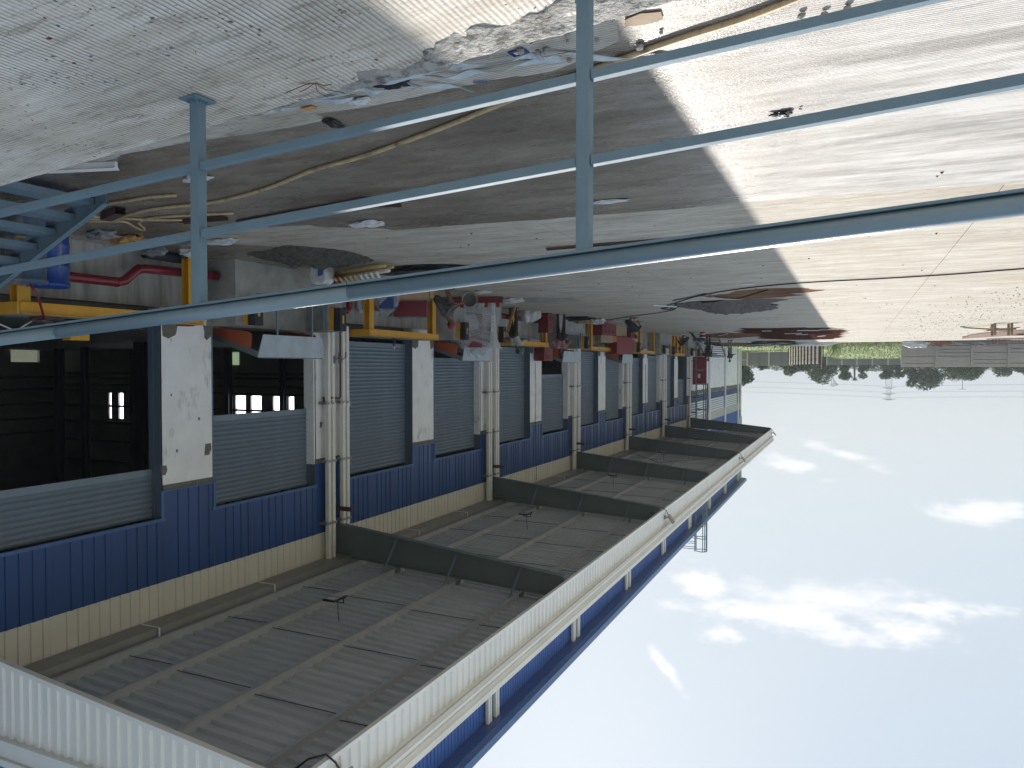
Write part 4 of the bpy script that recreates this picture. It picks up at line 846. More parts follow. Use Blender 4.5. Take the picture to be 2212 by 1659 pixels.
crumple('torn_wrap', (0,-.05,.40), (.45,.25,.07), M['film'], None, None, 40).parent = rb1
wp = place('wrapped_bundle', g3(11.45,16.6,0), 'plastic wrapped bundle of blue and red goods left of the cardboard box', 'wrapped goods', None, R(-25))
MB().box(-.3,.1,-.3,.3,0,.62).build('blue_goods', M['blue'], wp, bevel=.02); MB().box(.12,.5,-.25,.3,0,.66).build('red_goods', M['redpaint'], wp, bevel=.02)
crumple('film_wrap', (.1,0,-.02), (.5,.38,.8), M['film'], None, None, 41, lump=.12).parent = wp
crumple('white_wrap', (.55,-.1,.1), (.18,.2,.62), M['bagwhite'], None, None, 42, lump=.2).parent = wp
# wrapped upright stack
M['strand'] = mat('film_strand', (.62,.64,.66), .3, alpha=.55)
ws = place('wrapped_stack', g3(11.1,21.4,0), 'tall stack of red cabinets wrapped in clear film with white foam sheets', 'wrapped goods', None, R(-25))
for k in range(3): MB().box(-.1+.2*k,.42+.2*k,-.3,.3,.35+.0*k,1.45-.22*k).build('red_crate', M['redpaint'], ws, bevel=.015)
MB().box(.2,1.0,-.35,.25,.05,.55).build('blue_crate', M['blue'], ws, bevel=.02)
MB().box(.5,1.2,-.3,.2,.55,.8).build('dark_crate', M['black'], ws, bevel=.02)
fl_ = MB(); fl_.prism([(-.42,.12),(-.36,.1),(-.33,.9),(-.3,1.45),(-.62,1.5),(-.5,1.2),(-.46,.6)], 1, -.35, -.31); fl_.build('foam_sheet', M['bagwhite'], ws)
MB().prism(ragged([(.05,.45),(.3,.5),(.42,.75),(.3,.98),(.0,.9),(-.02,.6)], .02, .08, 3), 1, -.365, -.355).prism([(.15,1.12),(.75,1.0),(.8,.88),(.3,.95)], 1, -.37, -.36).build('foam_sheet', M['bagwhite'], ws)
crumple('film_wrap', (.25,-.05,-.0), (.68,.42,1.62), M['film'], None, None, 43, lump=.1).parent = ws
fs_ = MB()
for k in range(26):
    a, b = random.uniform(0, 1), random.uniform(-.08, .08); fs_.bar((-.4, -.4, .3+a*1.1), (1.05+b, -.44, .15+a*.75), .012, .006)
for k in range(34):
    z0 = random.uniform(.2, 1.5); fs_.bar((-.4, -.43, z0), (1.25, -.4, max(.05, z0*.55-.05)), .01, .008)
fs_.build('film_fold', M['strand'], ws, kind='stuff')
MB().box(.15,.5,-.34,-.3,.5,1.1).box(.7,1.0,-.33,-.3,.3,.8).build('dark_crate', M['black'], ws)
ws.scale = (1.22, 1.1, 1.06)
bt = place('steel_beam', g3(10.5,20.0,0), 'red steel beam on feet lying in front of the wrapped stack', 'steel beam', None, R(-19))
MB().box(-.85,.85,-.004,.004,.04,.2).box(-.85,.85,-.07,.07,.03,.04).box(-.85,.85,-.07,.07,.2,.21).build('beam_body', M['redpaint'], bt)
for x in (-.7,-.35,.4): MB().box(x-.05,x+.05,-.1,.1,.21,.35).build('lug', M['redpaint'], bt)
rbk = place('round_bucket', g3(9.95,18.62,.0), 'large pale bucket lying on its side with its mouth toward the camera', 'bucket', None, R(-28))
sg = 28; bk = MB(); prof = [(0,.4),(.19,.4),(.21,.0),(.225,0),(.225,-.03),(.205,-.03),(.185,.38),(0,.38)]
bk.add([(r*math.cos(2*math.pi*k/sg), y, .23+r*math.sin(2*math.pi*k/sg)) for r, y in prof for k in range(sg)], [(i*sg+k, i*sg+(k+1)%sg, (i+1)*sg+(k+1)%sg, (i+1)*sg+k) for i in range(len(prof)-1) for k in range(sg)]); bk.build('bucket_shell', M['dockconc'], rbk, smooth=True)
crumple('white_sack', g3(11.5,26.3,0), (.42,.26,.42), M['bagwhite'], 'white woven sack on the ground before the second yellow frame', 'sack', 44, lump=.2)
crumple('plastic_bag', g3(9.75,21.0,0), (.35,.2,.14), M['bagwhite'], 'white sheet scrap on the ground beside the wrapped stack', 'bag', 45)
bobj('timber_plank', MB().bar((0,0,0),(.35,.1,.9),.03,.1), M['bagorange'], g3(11.05,24.1,.02), 'yellow batten held by the leaning worker in the pale shirt', 'batten')

def cabinet(loc, rz_, label, size=(.5,.36,.8), windows=1, m='redpaint', wz=None):
    c_ = place('red_cabinet', loc, label, 'cabinet', None, rz_); sx, sy, szz = size
    MB().box(-sx/2,sx/2,-sy/2,sy/2,0,szz).build('cabinet_body', M[m], c_, bevel=.01)
    MB().box(-sx/2+.015,sx/2-.015,-sy/2-.02,-sy/2-.001,.015,szz-.015).build('door_panel', M[m], c_, bevel=.006)
    for k in range(windows):
        z0, z1 = (.55*szz, .85*szz) if k == 0 else (.15*szz, .42*szz)
        p = ragged([(-sx*.18,z0),(sx*.18,z0),(sx*.18,z1),(-sx*.18,z1)], 0, .5, 0); MB().prism(p, 1, -sy/2-.026, -sy/2-.0205).build('door_window', M['black'], c_)
    return c_
cabinet(g3(11.35,27.7,0), R(-72), 'tall red hose cabinet with two windows standing by the white sack', (.3,.5,.78), 2)
cabinet((11.75,28.35,1.235), R(-72), 'red hose cabinet standing on top of the dock beside the white pillar', (.42,.5,.56), 1)
cabinet((11.75,28.85,1.235), R(-72), 'second red hose cabinet on the dock, farther of the pair', (.42,.3,.56), 1)
cabinet(g3(11.3,34.6,.0), R(-72), 'first red cabinet of the row inside the third yellow frame', (.5,.6,.62), 2)
cabinet(g3(11.3,35.35,.0), R(-72), 'middle red cabinet of the row inside the third yellow frame', (.5,.5,.58), 1)
cabinet(g3(11.35,36.1,.0), R(-72), 'last red cabinet of the row, beside the pale cartons', (.5,.5,.58), 1)
cabinet(g3(11.1,37.4,.6), R(-72), 'large plain red cabinet stacked high against the dock', (1.4,.5,.9), 0)
cabinet(g3(11.1,39.1,.0), R(-72), 'red cabinet with a round window behind the seated worker in blue', (.5,.5,.62), 1)
cabinet(g3(11.2,39.4,.68), R(-72), 'small red box on top beside the last frame leg', (.4,.4,.36), 0)
for i, (p, s_, l) in enumerate(((g3(11.2,34.9,.62), (.95,.4,.36), 'pale carton with torn wrap on the red cabinet row'), (g3(11.25,37.1,.0), (.5,.4,.62), 'upright pale carton between the red cabinets'), (g3(11.2,37.8,.0), (.5,.4,.62), 'second upright pale carton, farther one'), (g3(11.25,36.2,.6), (.5,.4,.3), 'pink wrapped carton above the last cabinet of the row'))):
    cc = place('carton', p, l, 'box', None, R(-70)); MB().box(-s_[0]/2,s_[0]/2,-s_[1]/2,s_[1]/2,0,s_[2]).build('carton_body', M['card2'] if i < 3 else M['orange'], cc, bevel=.008); MB().box(-s_[0]/2+.0,s_[0]/2,-.03,.03,s_[2],s_[2]+.003).build('tape', M['bamboo'], cc)
ct = place('open_carton', g3(11.7,32.2,0), 'torn open carton with white bag spilling out by the pit', 'box', None, R(-25))
MB().prism([(-.3,0),(.3,0),(.38,.42),(-.42,.38)], 1, -.2, .2).build('carton_body', M['card2'], ct); crumple('white_liner', (0,-.1,.3), (.25,.2,.4), M['bagwhite'], None, None, 46).parent = ct
crumple('rag_heap', g3(11.2,30.2,0), (.9,.3,.16), M['black'], 'dark heap of rags and scraps at the feet of the worker in pink', 'rag heap', 47, lump=.6)
crumple('rag_heap', g3(10.5,31.7,0), (.35,.3,.22), M['bagwhite'], 'white and dark crumpled scraps at the foot of the red riser pipe', 'rag heap', 48)
crumple('orange_scrap', g3(10.4,32.6,0), (.3,.2,.12), M['orange'], 'orange and white crumpled packaging before the third yellow frame', 'packaging', 49)
crumple('cardboard_scrap', g3(10.9,30.9,.1), (.35,.25,.16), M['card2'], 'torn brown cardboard scrap on the rag heap', 'cardboard', 50)
rs = place('riser_pipe', g3(11.55,32.6,0), 'vertical red riser pipe with a red valve wheel by the third yellow frame', 'pipe')
MB().tube([(0,-.35,0),(0,-.35,1.0)], .07, 12).build('pipe_run', M['firered'], rs, smooth=True); MB().tube([(-.15,.05,.85),(-.15,.05,1.2)], .06, 10).tube([(-.3,.05,1.05),(0,.05,1.05)], .05, 8).tube([(-.15,-.05,1.0),(-.15,.3,1.0)], .045, 8).build('valve_body', M['redpaint'], rs); MB().tube([(-.32,.05,.95),(-.32,.05,1.15)], .02, 6).build('valve_cap', M['white'], rs)
for (x, y, lab, m1) in ((11.7,17.42,'purple topped spray foam can standing on the dock platform','violet'), (11.75,26.35,'clear bottle with teal label standing on the dock edge','teal'), (12.25,8.0,'white spray bottle with a red cap on the near dock edge','white')):
    bt_ = place('bottle', (x, y, 1.236), lab, 'bottle'); MB().tube([(0,0,0),(0,0,.2),(0,0,.24)], [.035,.035,.018], 12).build('bottle_body', mat('bottle_'+m1, {'violet':(.08,.02,.12),'teal':(.1,.3,.28),'white':(.6,.6,.6)}[m1], .35), bt_, smooth=True); MB().tube([(0,0,.24),(0,0,.31)], .014, 8).build('nozzle', M['white'] if m1 != 'white' else M['doorred'], bt_)
cp = place('compressor', (12.1,8.35,1.236), 'small yellow and black machine on the near dock edge under the handrail', 'machine')
MB().box(-.16,.16,-.3,.3,.05,.2).build('base', M['black'], cp, bevel=.02); MB().box(-.12,.12,-.15,.2,.2,.36).build('cover', M['yellow'], cp, bevel=.02); MB().tube([(0,-.3,.1),(-.1,-.7,.02),(-.2,-1.1,.25),(-.1,-1.4,.1)], .014, 6).build('air_hose', M['tubewhite'], cp)
for x, y in ((11.9,7.75),(12.0,9.3)): bobj('scrap_metal', MB().box(-.14,.14,-.2,.2,0,.05).bar((-.1,-.25,.08),(.12,.3,.1),.03,.03).bar((.1,-.25,.07),(-.12,.2,.12),.03,.02), M['brown'], (x, y, 1.237), 'rusty metal scraps on the dock slab, %s' % ('near corner' if y < 8 else 'beside the compressor'), 'scrap')

# black cables over the yard
hose('cable', [(5.7,24.6),(5.3,23.9),(4.25,21.77),(3.26,20.46),(2.21,19.58),(.89,19.1),(-.49,19.0),(-1.93,18.76),(-3.14,18.33),(-5,18)], .016, M['black'], 'long black cable crossing from shade into the sunlit yard', 'cable')
hose('cable', [(5.1,22.8),(4.3,21.7),(3.8,20.9),(3.7,21.4),(3.69,22.0),(3.18,22.7),(2.6,21.6),(2.1,20.6)], .015, M['black'], 'black cable looping back beside the gravel pile', 'cable')
hose('cable', [(5.5,25.4),(6.14,27.1),(7.24,28.6),(8.55,30.1),(10.1,32.3),(10.55,32.4),(11.2,33.2),(11.4,32.9)], .014, M['black'], 'thin black cable leading to the red riser pipe', 'cable')
hose('cable', [(5.9,25.6),(6.2,25.9),(6.1,26.5),(5.8,26.3),(5.85,25.7)], .02, M['rubber'], 'small coil of dark cable on the yard by the gravel', 'cable')
hose('cord', [(6.1,24.3),(5.8,24.9),(5.5,25.2)], .02, M['white'], 'short pale cord tangled at the cable junction', 'cord')
bobj('white_section', MB().bar((0,0,.05),(.9,2.4,.05),.09,.05), M['white'], g3(7.2,47.2), 'white metal section lying far off on the muddy yard', 'metal offcut')

# ================================================================ people
def seg_dist(P, a, b, ra, rb_):
    a, b = np.array(a, float), np.array(b, float); d = b-a; L = max(d@d, 1e-9); t = np.clip((P-a)@d/L, 0, 1)
    return np.linalg.norm(P-(a+t[:, None]*d), axis=1)-(ra+(rb_-ra)*t)
def person(label, loc, rz_, J, mats, voxel=.013, scale=1.0):
    """J: joints in the person's own frame (faces +Y). One continuous body grown from tapered limbs by voxel remeshing."""
    V = {k: Vector(v) for k, v in J.items()}; segs = []
    def sg_(a, b, ra, rb_, m): segs.append((V[a] if isinstance(a, str) else Vector(a), V[b] if isinstance(b, str) else Vector(b), ra, rb_, m))
    up_ = (V['neck']-V['pelvis']).normalized(); side = (V['shR']-V['shL']).normalized(); frn = side.cross(up_)*-1
    hips = side*.085
    for s_, n_ in ((-1, 'L'), (1, 'R')):
        sg_(V['pelvis']+hips*s_, V['pelvis']+hips*s_*.5+up_*.12, .105, .11, 'legs')
        sg_(V['pelvis']+hips*s_, 'knee'+n_, .092, .062, 'legs'); sg_('knee'+n_, 'ankle'+n_, .06, .04, mats.get('shin', 'legs'))
        ft = (V['toe'+n_]-V['ankle'+n_]); ft = Vector((ft.x, ft.y, 0)).normalized()
        sg_(V['ankle'+n_]-ft*.03+Vector((0,0,-.035)), V['toe'+n_], .042, .03, 'feet')
        sg_(V['neck']-up_*.07, V['sh'+n_], .055, .062, 'top'); sg_(V['pelvis']+up_*.14+side*.05*s_, V['sh'+n_]-up_*.07-side*.05*s_, .105, .105, 'top')
        sg_('sh'+n_, 'el'+n_, .052, .042, 'top'); sg_('el'+n_, 'wr'+n_, .038, .026, mats.get('fore', 'skin'))
        hd_ = (V['wr'+n_]-V['el'+n_]).normalized(); hs = hd_.cross(up_); hs = hs.normalized() if hs.length > .1 else Vector((1,0,0)); pal = V['wr'+n_]+hd_*.085
        sg_(V['wr'+n_], pal, .026, .033, 'skin')
        for q, L_ in ((-.027,.06),(-.009,.075),(.009,.07),(.027,.055)):
            k1 = pal+hs*q+hd_*L_*.6; sg_(pal+hs*q*.9, k1, .0115, .010, 'skin'); sg_(k1, k1+hd_*L_*.45-frn*-.012, .0100, .0085, 'skin')
        th = hs*(-.035)*s_; sg_(V['wr'+n_]+hd_*.03+th*.5, V['wr'+n_]+hd_*.075+th*1.7, .013, .010, 'skin')
    sg_(V['neck']-up_*.06, V['neck']+(V['head']-V['neck'])*.5, .05, .047, 'skin')
    hdv = (V['head']-V['neck']).normalized(); fc = (frn-hdv*frn.dot(hdv)).normalized()
    if 'look' in J: fc = (V['look']-hdv*V['look'].dot(hdv)).normalized()
    c = V['head']; sg_(c+hdv*.015-fc*.015, c+hdv*.04-fc*.01, .088, .085, 'hair'); sg_(c-hdv*.03+fc*.012, c+hdv*.02+fc*.02, .07, .078, 'skin'); sg_(c-hdv*.085+fc*.035, c-hdv*.04+fc*.03, .036, .052, 'skin')
    sd = hdv.cross(fc); sg_(c+fc*.09-hdv*.005, c+fc*.1-hdv*.03, .011, .016, 'skin')
    sg_(c+fc*.075-hdv*.058+sd*-.018, c+fc*.075-hdv*.058+sd*.018, .014, .014, 'skin')
    for s_ in (-1, 1): sg_(c+sd*s_*.078-hdv*.02, c+sd*s_*.084+hdv*.012-fc*.008, .014, .017, 'skin')
    mb = MB()
    for a, b, ra, rb_, m_ in segs:
        d = b-a; L = max(d.length, .004); dn = d.normalized() if d.length > 1e-5 else Vector((0,0,1)); e1 = dn.orthogonal().normalized(); e2 = dn.cross(e1); rows = []; k_ = 10
        for t, r in [(-ra, .02)]+[(-ra*math.cos(u), ra*math.sin(u)) for u in (.5, 1.0, 1.5708)]+[(L+rb_*math.sin(u), rb_*math.cos(u)) for u in (0, .55, 1.1)]+[(L+rb_, .02)]:
            r = max(r, .001); rows.append([a+dn*t+(e1*math.cos(6.2832*j/k_)+e2*math.sin(6.2832*j/k_))*r for j in range(k_)])
        vs = [p for row in rows for p in row]; n_ = len(rows)
        mb.add(vs, [(i*k_+j, i*k_+(j+1)%k_, (i+1)*k_+(j+1)%k_, (i+1)*k_+j) for i in range(n_-1) for j in range(k_)]+[tuple(reversed(range(k_))), tuple((n_-1)*k_+j for j in range(k_))])
    order = ['skin','top','legs','feet','hair']
    o = mb.build('person', [M['skin'] if k not in mats or isinstance(mats[k], str) else mats[k] for k in order]); r_ = o.modifiers.new('r', 'REMESH'); r_.mode = 'VOXEL'; r_.voxel_size = voxel
    s2 = o.modifiers.new('s', 'SMOOTH'); s2.factor = .4; s2.iterations = 2
    dg = bpy.context.evaluated_depsgraph_get(); me = bpy.data.meshes.new_from_object(o.evaluated_get(dg)); o.modifiers.clear(); o.data = me
    me.materials.clear(); [me.materials.append(mats.get(k) if not isinstance(mats.get(k), str) and mats.get(k) else M['skin']) for k in order]
    P = np.empty(len(me.vertices)*3); me.vertices.foreach_get('co', P); P = P.reshape(-1, 3)
    C_ = np.empty(len(me.polygons)*3); me.polygons.foreach_get('center', C_); C_ = C_.reshape(-1, 3)
    best = np.full(len(C_), 9.); idx = np.zeros(len(C_), int)
    for a, b, ra, rb_, m_ in segs:
        dd = seg_dist(C_, a, b, ra, rb_); w = dd < best; best[w] = dd[w]; idx[w] = order.index(m_)
    me.polygons.foreach_set('material_index', idx.astype(np.int32)); me.polygons.foreach_set('use_smooth', [True]*len(idx))
    topv = set(); 
    cl_i = np.isin(idx, (1, 2)); vc = np.zeros(len(P), bool)
    for pl in [me.polygons[int(i)] for i in np.nonzero(cl_i)[0]]:
        for v in pl.vertices: vc[v] = True
    nr = np.empty(len(P)*3); me.vertices.foreach_get('normal', nr); nr = nr.reshape(-1, 3)
    for i in np.nonzero(vc)[0]:
        p = P[i]; P[i] = p+nr[i]*(.010+.014*mnoise.noise((p[0]*9, p[1]*9, p[2]*16)))
    me.vertices.foreach_set('co', P.ravel()); me.update()
    o.location = loc; o.rotation_euler = (0, 0, rz_); o.scale = (scale,)*3; tag(o, label, 'person')
    # eyes
    ey = MB()
    for s_ in (-1, 1): q = c+fc*.094+sd*s_*.03+hdv*.012; ey.tube([q-fc*.004, q+fc*.002], [.011, .007], 8)
    ey.build('eyes', M['black'], o)
    return o, V, fc, hdv
def stand(lean=0, sway=0, arms='down', spread=.1, head=(0,0)):
    z = math.cos(lean); L = math.sin(lean)
    j = dict(pelvis=(0,0,.93), neck=(sway, .5*L, .93+.5*z), head=(sway*1.25+head[0], .72*L+head[1], .93+.7*z), shL=(-.18+sway, .47*L, .93+.45*z), shR=(.18+sway, .47*L, .93+.45*z),
             kneeL=(-spread, .03, .5), kneeR=(spread, .03, .5), ankleL=(-spread, -.02, .09), ankleR=(spread, -.02, .09), toeL=(-spread-.02, .13, .03), toeR=(spread+.02, .13, .03))
    for n, s in (('L',-1),('R',1)):
        sh = Vector(j['sh'+n])
        if arms == 'down': e, w = sh+Vector((s*.06,0,-.28)), sh+Vector((s*.06,.08,-.52))
        elif arms == 'fwd': e, w = sh+Vector((s*.05,.12,-.24)), sh+Vector((s*.0,.34,-.26))
        elif arms == 'hips': e, w = sh+Vector((s*.17,-.05,-.24)), sh+Vector((s*.02,.08,-.38))
        elif arms == 'reach': e, w = sh+Vector((s*.02,.2,-.14)), sh+Vector((s*-.02,.42,-.16))
        j['el'+n], j['wr'+n] = tuple(e), tuple(w)
    return j
def squat(hip=.33, reach=.35, rz__=.45, lean=.25):
    j = dict(pelvis=(0,-.3,hip), neck=(0,-.3+lean,hip+.46), head=(0,-.3+lean+.09,hip+.65), shL=(-.18,-.31+lean,hip+.42), shR=(.18,-.31+lean,hip+.42), kneeL=(-.17,.1,.48), kneeR=(.17,.1,.48),
             ankleL=(-.14,-.06,.09), ankleR=(.14,-.06,.09), toeL=(-.17,.1,.03), toeR=(.17,.1,.03))
    for n, s in (('L',-1),('R',1)):
        sh = Vector(j['sh'+n]); j['el'+n] = tuple(sh+Vector((s*.04,.17,-.2))); j['wr'+n] = (s*.08, reach-.05, rz__)
    return j
A_l = YAW  # facing the camera's upright left = +90 deg from forward
fl = lambda d: -YAW + R(d)        # 0 = facing away from the camera, 90 = facing upright left, 180 = towards the camera
p1, V, fc, hdv = person('person squatting in a striped gray shirt and red cap beside the wrapped stack', g3(9.95,17.45,0), fl(95), squat(), dict(top=cloth('gray_shirt', (.1,.09,.09)), legs=cloth('olive_shorts', (.05,.048,.038)), shin='skin', feet=M['skin'], hair=M['hair'], skin=M['skin']))
cap = MB(); sg = 16; c = V['head']+hdv*.03-fc*.01
cap.add([tuple(c+hdv*(.03+.085*math.sin(t))+ (Vector((1,0,0))*math.cos(a)+hdv.cross(Vector((1,0,0)))*math.sin(a))*.105*math.cos(t)) for t in (0,.4,.8,1.2,1.5) for a in [6.2832*k/sg for k in range(sg)]], [(i*sg+k, i*sg+(k+1)%sg, (i+1)*sg+(k+1)%sg, (i+1)*sg+k) for i in range(4) for k in range(sg)])
cap.bar(c+fc*.09+hdv*.03, c+fc*.19+hdv*.01, .14, .01, upv=hdv); cap.build('cap', M['doorred'] if False else mat('cap_red', (.38,.02,.03), .7), p1)
person('person in a pale shirt and dark trousers leaning at the wrapped stack', g3(11.25,24.4,0), fl(35), stand(lean=.42, arms='reach', spread=.11), dict(top=cloth('pale_shirt', (.42,.4,.36)), legs=cloth('brown_trousers', (.03,.022,.02)), feet=M['black'], hair=M['hair'], skin=M['skindk'], fore='top'))
person('person in a dusty pink shirt standing with hands on hips before the second leveller', g3(10.9,28.3,0), fl(-12), stand(lean=.12, arms='hips', spread=.13), dict(top=cloth('pink_shirt', (.3,.14,.15)), legs=cloth('black_trousers', (.014,.014,.017)), feet=M['black'], hair=M['hair'], skin=M['skindk'], fore='top'))
person('person in dark blue crouched on the yard before the red cabinets', g3(8.6,30.9,0), fl(60), squat(hip=.22, lean=.38, reach=.3, rz__=.25), dict(top=cloth('navy_shirt', (.02,.028,.05)), legs=cloth('black_shorts', (.014,.014,.016)), shin='skin', feet=M['skin'], hair=M['hair'], skin=mat('tan_skin', (.33,.2,.11), .6)), scale=.92)
person('person in black bending low before the yellow frame legs', g3(10.1,48.0,0), fl(-80), squat(hip=.3, lean=.4), dict(top=cloth('black_shirt', (.014,.014,.014)), legs=cloth('dark_trousers', (.04,.04,.045)), feet=M['white'], hair=M['hair'], skin=M['skindk']))
sj = dict(pelvis=(0,-.02,.42), neck=(0,.14,.9), head=(0,.22,1.08), shL=(-.18,.12,.86), shR=(.18,.12,.86), kneeL=(-.13,.4,.46), kneeR=(.13,.42,.44), ankleL=(-.14,.62,.1), ankleR=(.14,.68,.1), toeL=(-.15,.78,.04), toeR=(.15,.84,.04), elL=(-.22,.26,.64), elR=(.22,.26,.64), wrL=(-.1,.46,.52), wrR=(.1,.46,.52))
person('person in a pale gray shirt and jeans sitting on the red and white bucket', g3(8.45,45.8,0), fl(-95), sj, dict(top=cloth('pale_gray_shirt', (.3,.36,.36)), legs=cloth('jeans', (.03,.05,.09)), feet=M['skin'], hair=M['hair'], skin=M['skin'], fore='top'))
person('person in all dark clothes standing in front of the maroon stair', g3(9.1,51.5,0), fl(170), stand(arms='down', spread=.1), dict(top=cloth('black_jacket', (.02,.021,.017)), legs=cloth('black_pants', (.012,.013,.016)), feet=M['black'], hair=M['hair'], skin=M['skin'], fore='top'))
person('person in a dark gray shirt and dusty trousers standing farthest away by the stair', g3(9.0,60.4,0), fl(150), stand(arms='fwd', spread=.13), dict(top=cloth('gray_tee', (.06,.06,.065)), legs=cloth('dusty_trousers', (.2,.19,.18)), feet=M['black'], hair=M['hair'], skin=M['skindk']))
person('person in a purple shirt bending inside the last half open doorway', (12.75,57.6,1.225), fl(30), stand(lean=.7, arms='fwd', spread=.12), dict(top=cloth('purple_shirt', (.2,.16,.36)), legs=cloth('tan_trousers', (.4,.26,.14)), feet=M['black'], hair=M['hair'], skin=M['skindk']), scale=.85)
bk2 = place('paint_bucket', g3(8.45,45.8,0), 'red and white paint bucket used as a seat on the yard', 'bucket')
for z0, z1, m_ in ((0,.1,'redpaint'),(.1,.15,'white'),(.15,.3,'redpaint'),(.3,.34,'white')): MB().tube([(0,0,z0),(0,0,z1)], [.15+z0*.08, .15+z1*.08], 18).build('bucket_band', M[m_], bk2)

# ================================================================ lamps, ladders, stairs
cab_b = mat('lamp_plug', (.5,.35,.15), .6)
for i, y in enumerate((11.8, 21.2, 30.4, 39.6, 48.6, 57.6)):
    z = 6.62; x = 9.35
    f = place('floodlight', (x, y, z), ['nearest floodlight hanging under the canopy', 'second floodlight under the canopy, counted from the near end', 'third floodlight under the canopy, beyond the second beam', 'fourth floodlight under the canopy, beside the crossed rods', 'fifth floodlight under the canopy, small and far', 'farthest floodlight under the canopy by the end beam'][i], 'lamp', 'floodlights under the canopy')
    MB().box(-.15,.15,-.2,.2,0,.045).build('housing', M['black'], f, bevel=.006); 
    for s_ in (-1, 1): MB().box(-.12,.12,.1*s_-.075,.1*s_+.075,-.004,-.0005).build('lens', M['lens'], f)
    MB().bar((-.12,.12,.05),(-.12,.12,.14),.02,.02).bar((.12,.12,.05),(.12,.12,.14),.02,.02).bar((-.13,.12,.14),(.13,.12,.14),.025,.015).build('bracket', M['black'], f)
    MB().tube([(0,.1,.12),(.01,.11,.3),(-.01,.12,pz(x)-z+.18)], .009, 5).build('cable', M['rod'], f)
    MB().box(.1,.13,.16,.2,.05,.13).build('plug', cab_b, f)
for i, y in enumerate((7.25, 24.6, 42.3, 59.6)):
    f = place('wall_lamp', (5.72, y, 6.98), ['nearest lamp on the canopy fascia, its cable looping at the frame edge', 'second lamp on the canopy fascia with a looping black cable', 'third lamp on the canopy fascia, small and far', 'lamp at the far corner of the canopy fascia'][i], 'lamp', 'lamps on the canopy fascia')
    MB().add([(-.12,-.14,.0),(-.3,-.14,.26),(-.26,-.14,.29),(-.08,-.14,.03),(-.12,.14,.0),(-.3,.14,.26),(-.26,.14,.29),(-.08,.14,.03)], [(0,1,2,3),(7,6,5,4),(0,4,5,1),(1,5,6,2),(2,6,7,3),(3,7,4,0)]).build('housing', M['galv'], f)
    MB().bar((0,0,.1),(-.16,0,.12),.03,.03).box(-.01,.03,-.08,.08,.04,.16).build('bracket', M['galv'], f)
    MB().tube([(-.2,0,.2),(-.1,-.05,0),(-.05,-.1,-.14),(.05,-.15,-.24),(.2,-.3,-.22),(.4,-.45,-.05)], .014, 6).build('cable', M['black'], f, smooth=True)
# caged ladder from the yard up over the roof
ld = place('caged_ladder', (11.75, 61.2, 0), 'blue gray caged ladder rising from the yard past the canopy end above the roof edge', 'ladder')
yl = (-.22, .22)
MB().box(-.03,.03,yl[0]-.03,yl[0]+.03,.0,17.1).box(-.03,.03,yl[1]-.03,yl[1]+.03,.0,17.1).build('rail', M['raildk'], ld)
rg = MB()
for k in range(55): rg.bar((0,yl[0],.3+k*.3), (0,yl[1],.3+k*.3), .022, .022)
rg.build('rungs', M['raildk'], ld, kind='stuff')
def hoop(z, R_=.42, c=-.5): return [(c+R_*math.cos(t), 1.15*R_*math.sin(t), z) for t in [math.pi*(.5)+math.pi*k/8*1.0 for k in range(9)]]
for k in range(14):
    z = 3.4 + k*1.05
    MB().tube([(0, yl[1]+.03, z)]+hoop(z)+[(0, yl[0]-.03, z)], .036, 5).build('hoop', M['raildk'], ld)
for t in range(1, 8):
    a = math.pi*.5+math.pi*t/8; MB().box(-.03,.03,-.03,.03,3.4,17.1).build('cage_bar', M['raildk'], ld).location = (-.5+.42*math.cos(a), 1.15*.42*math.sin(a), 0)
MB().box(.0,1.2,-.35,.35,15.75,15.82).build('step_platform', M['galv'], ld)
for yy in (-.33,.33): MB().tube([(0,yy,16.0),(1.35,yy,16.0),(1.35,yy,16.9),(0,yy,16.9)], .03, 5).tube([(0,yy,16.45),(1.35,yy,16.45)], .025, 5).tube([(0,yy,15.8),(0,yy,17.1)], .03, 5).build('guard_rail', M['raildk'], ld)
for z in (1.5, 4.5, 8, 11, 14): MB().box(0,.85,-.2,-.15,z,z+.05).box(0,.85,.15,.2,z,z+.05).build('stay', M['brown'], ld)
# maroon stair to the red door
ms = place('metal_stair', (10.2, 57.4, -.1), 'dark maroon steel stair with open treads climbing to the red door', 'stair')
for k in range(9):
    MB().box(-.85,.75,k*.33,k*.33+.26,.1+.135*k,.14+.135*k).build('tread', M['brown'], ms)
for x in (-.88,.76): MB().bar((x,-.1,.05),(x+.0,3.0,1.28),.02,.2).build('stringer', M['brown'], ms)
MB().bar((-.88,0,.1),(-.88,3,1.3),.03,.06).build('side_rail', M['brown'], ms)
bobj('landing_slab', MB().box(-1.7,-.0,-.3,2.2,0,.12), M['slabtop'], (12.05,60.55,.9), 'thin concrete landing in front of the red door', 'landing')
bobj('roof_strip', MB().box(-2.6,.0,-.1,.1,0,.06), M['tubewhite'], (13.8,88,1.2), 'pale low ledge at the far foot of the office wall', 'ledge')

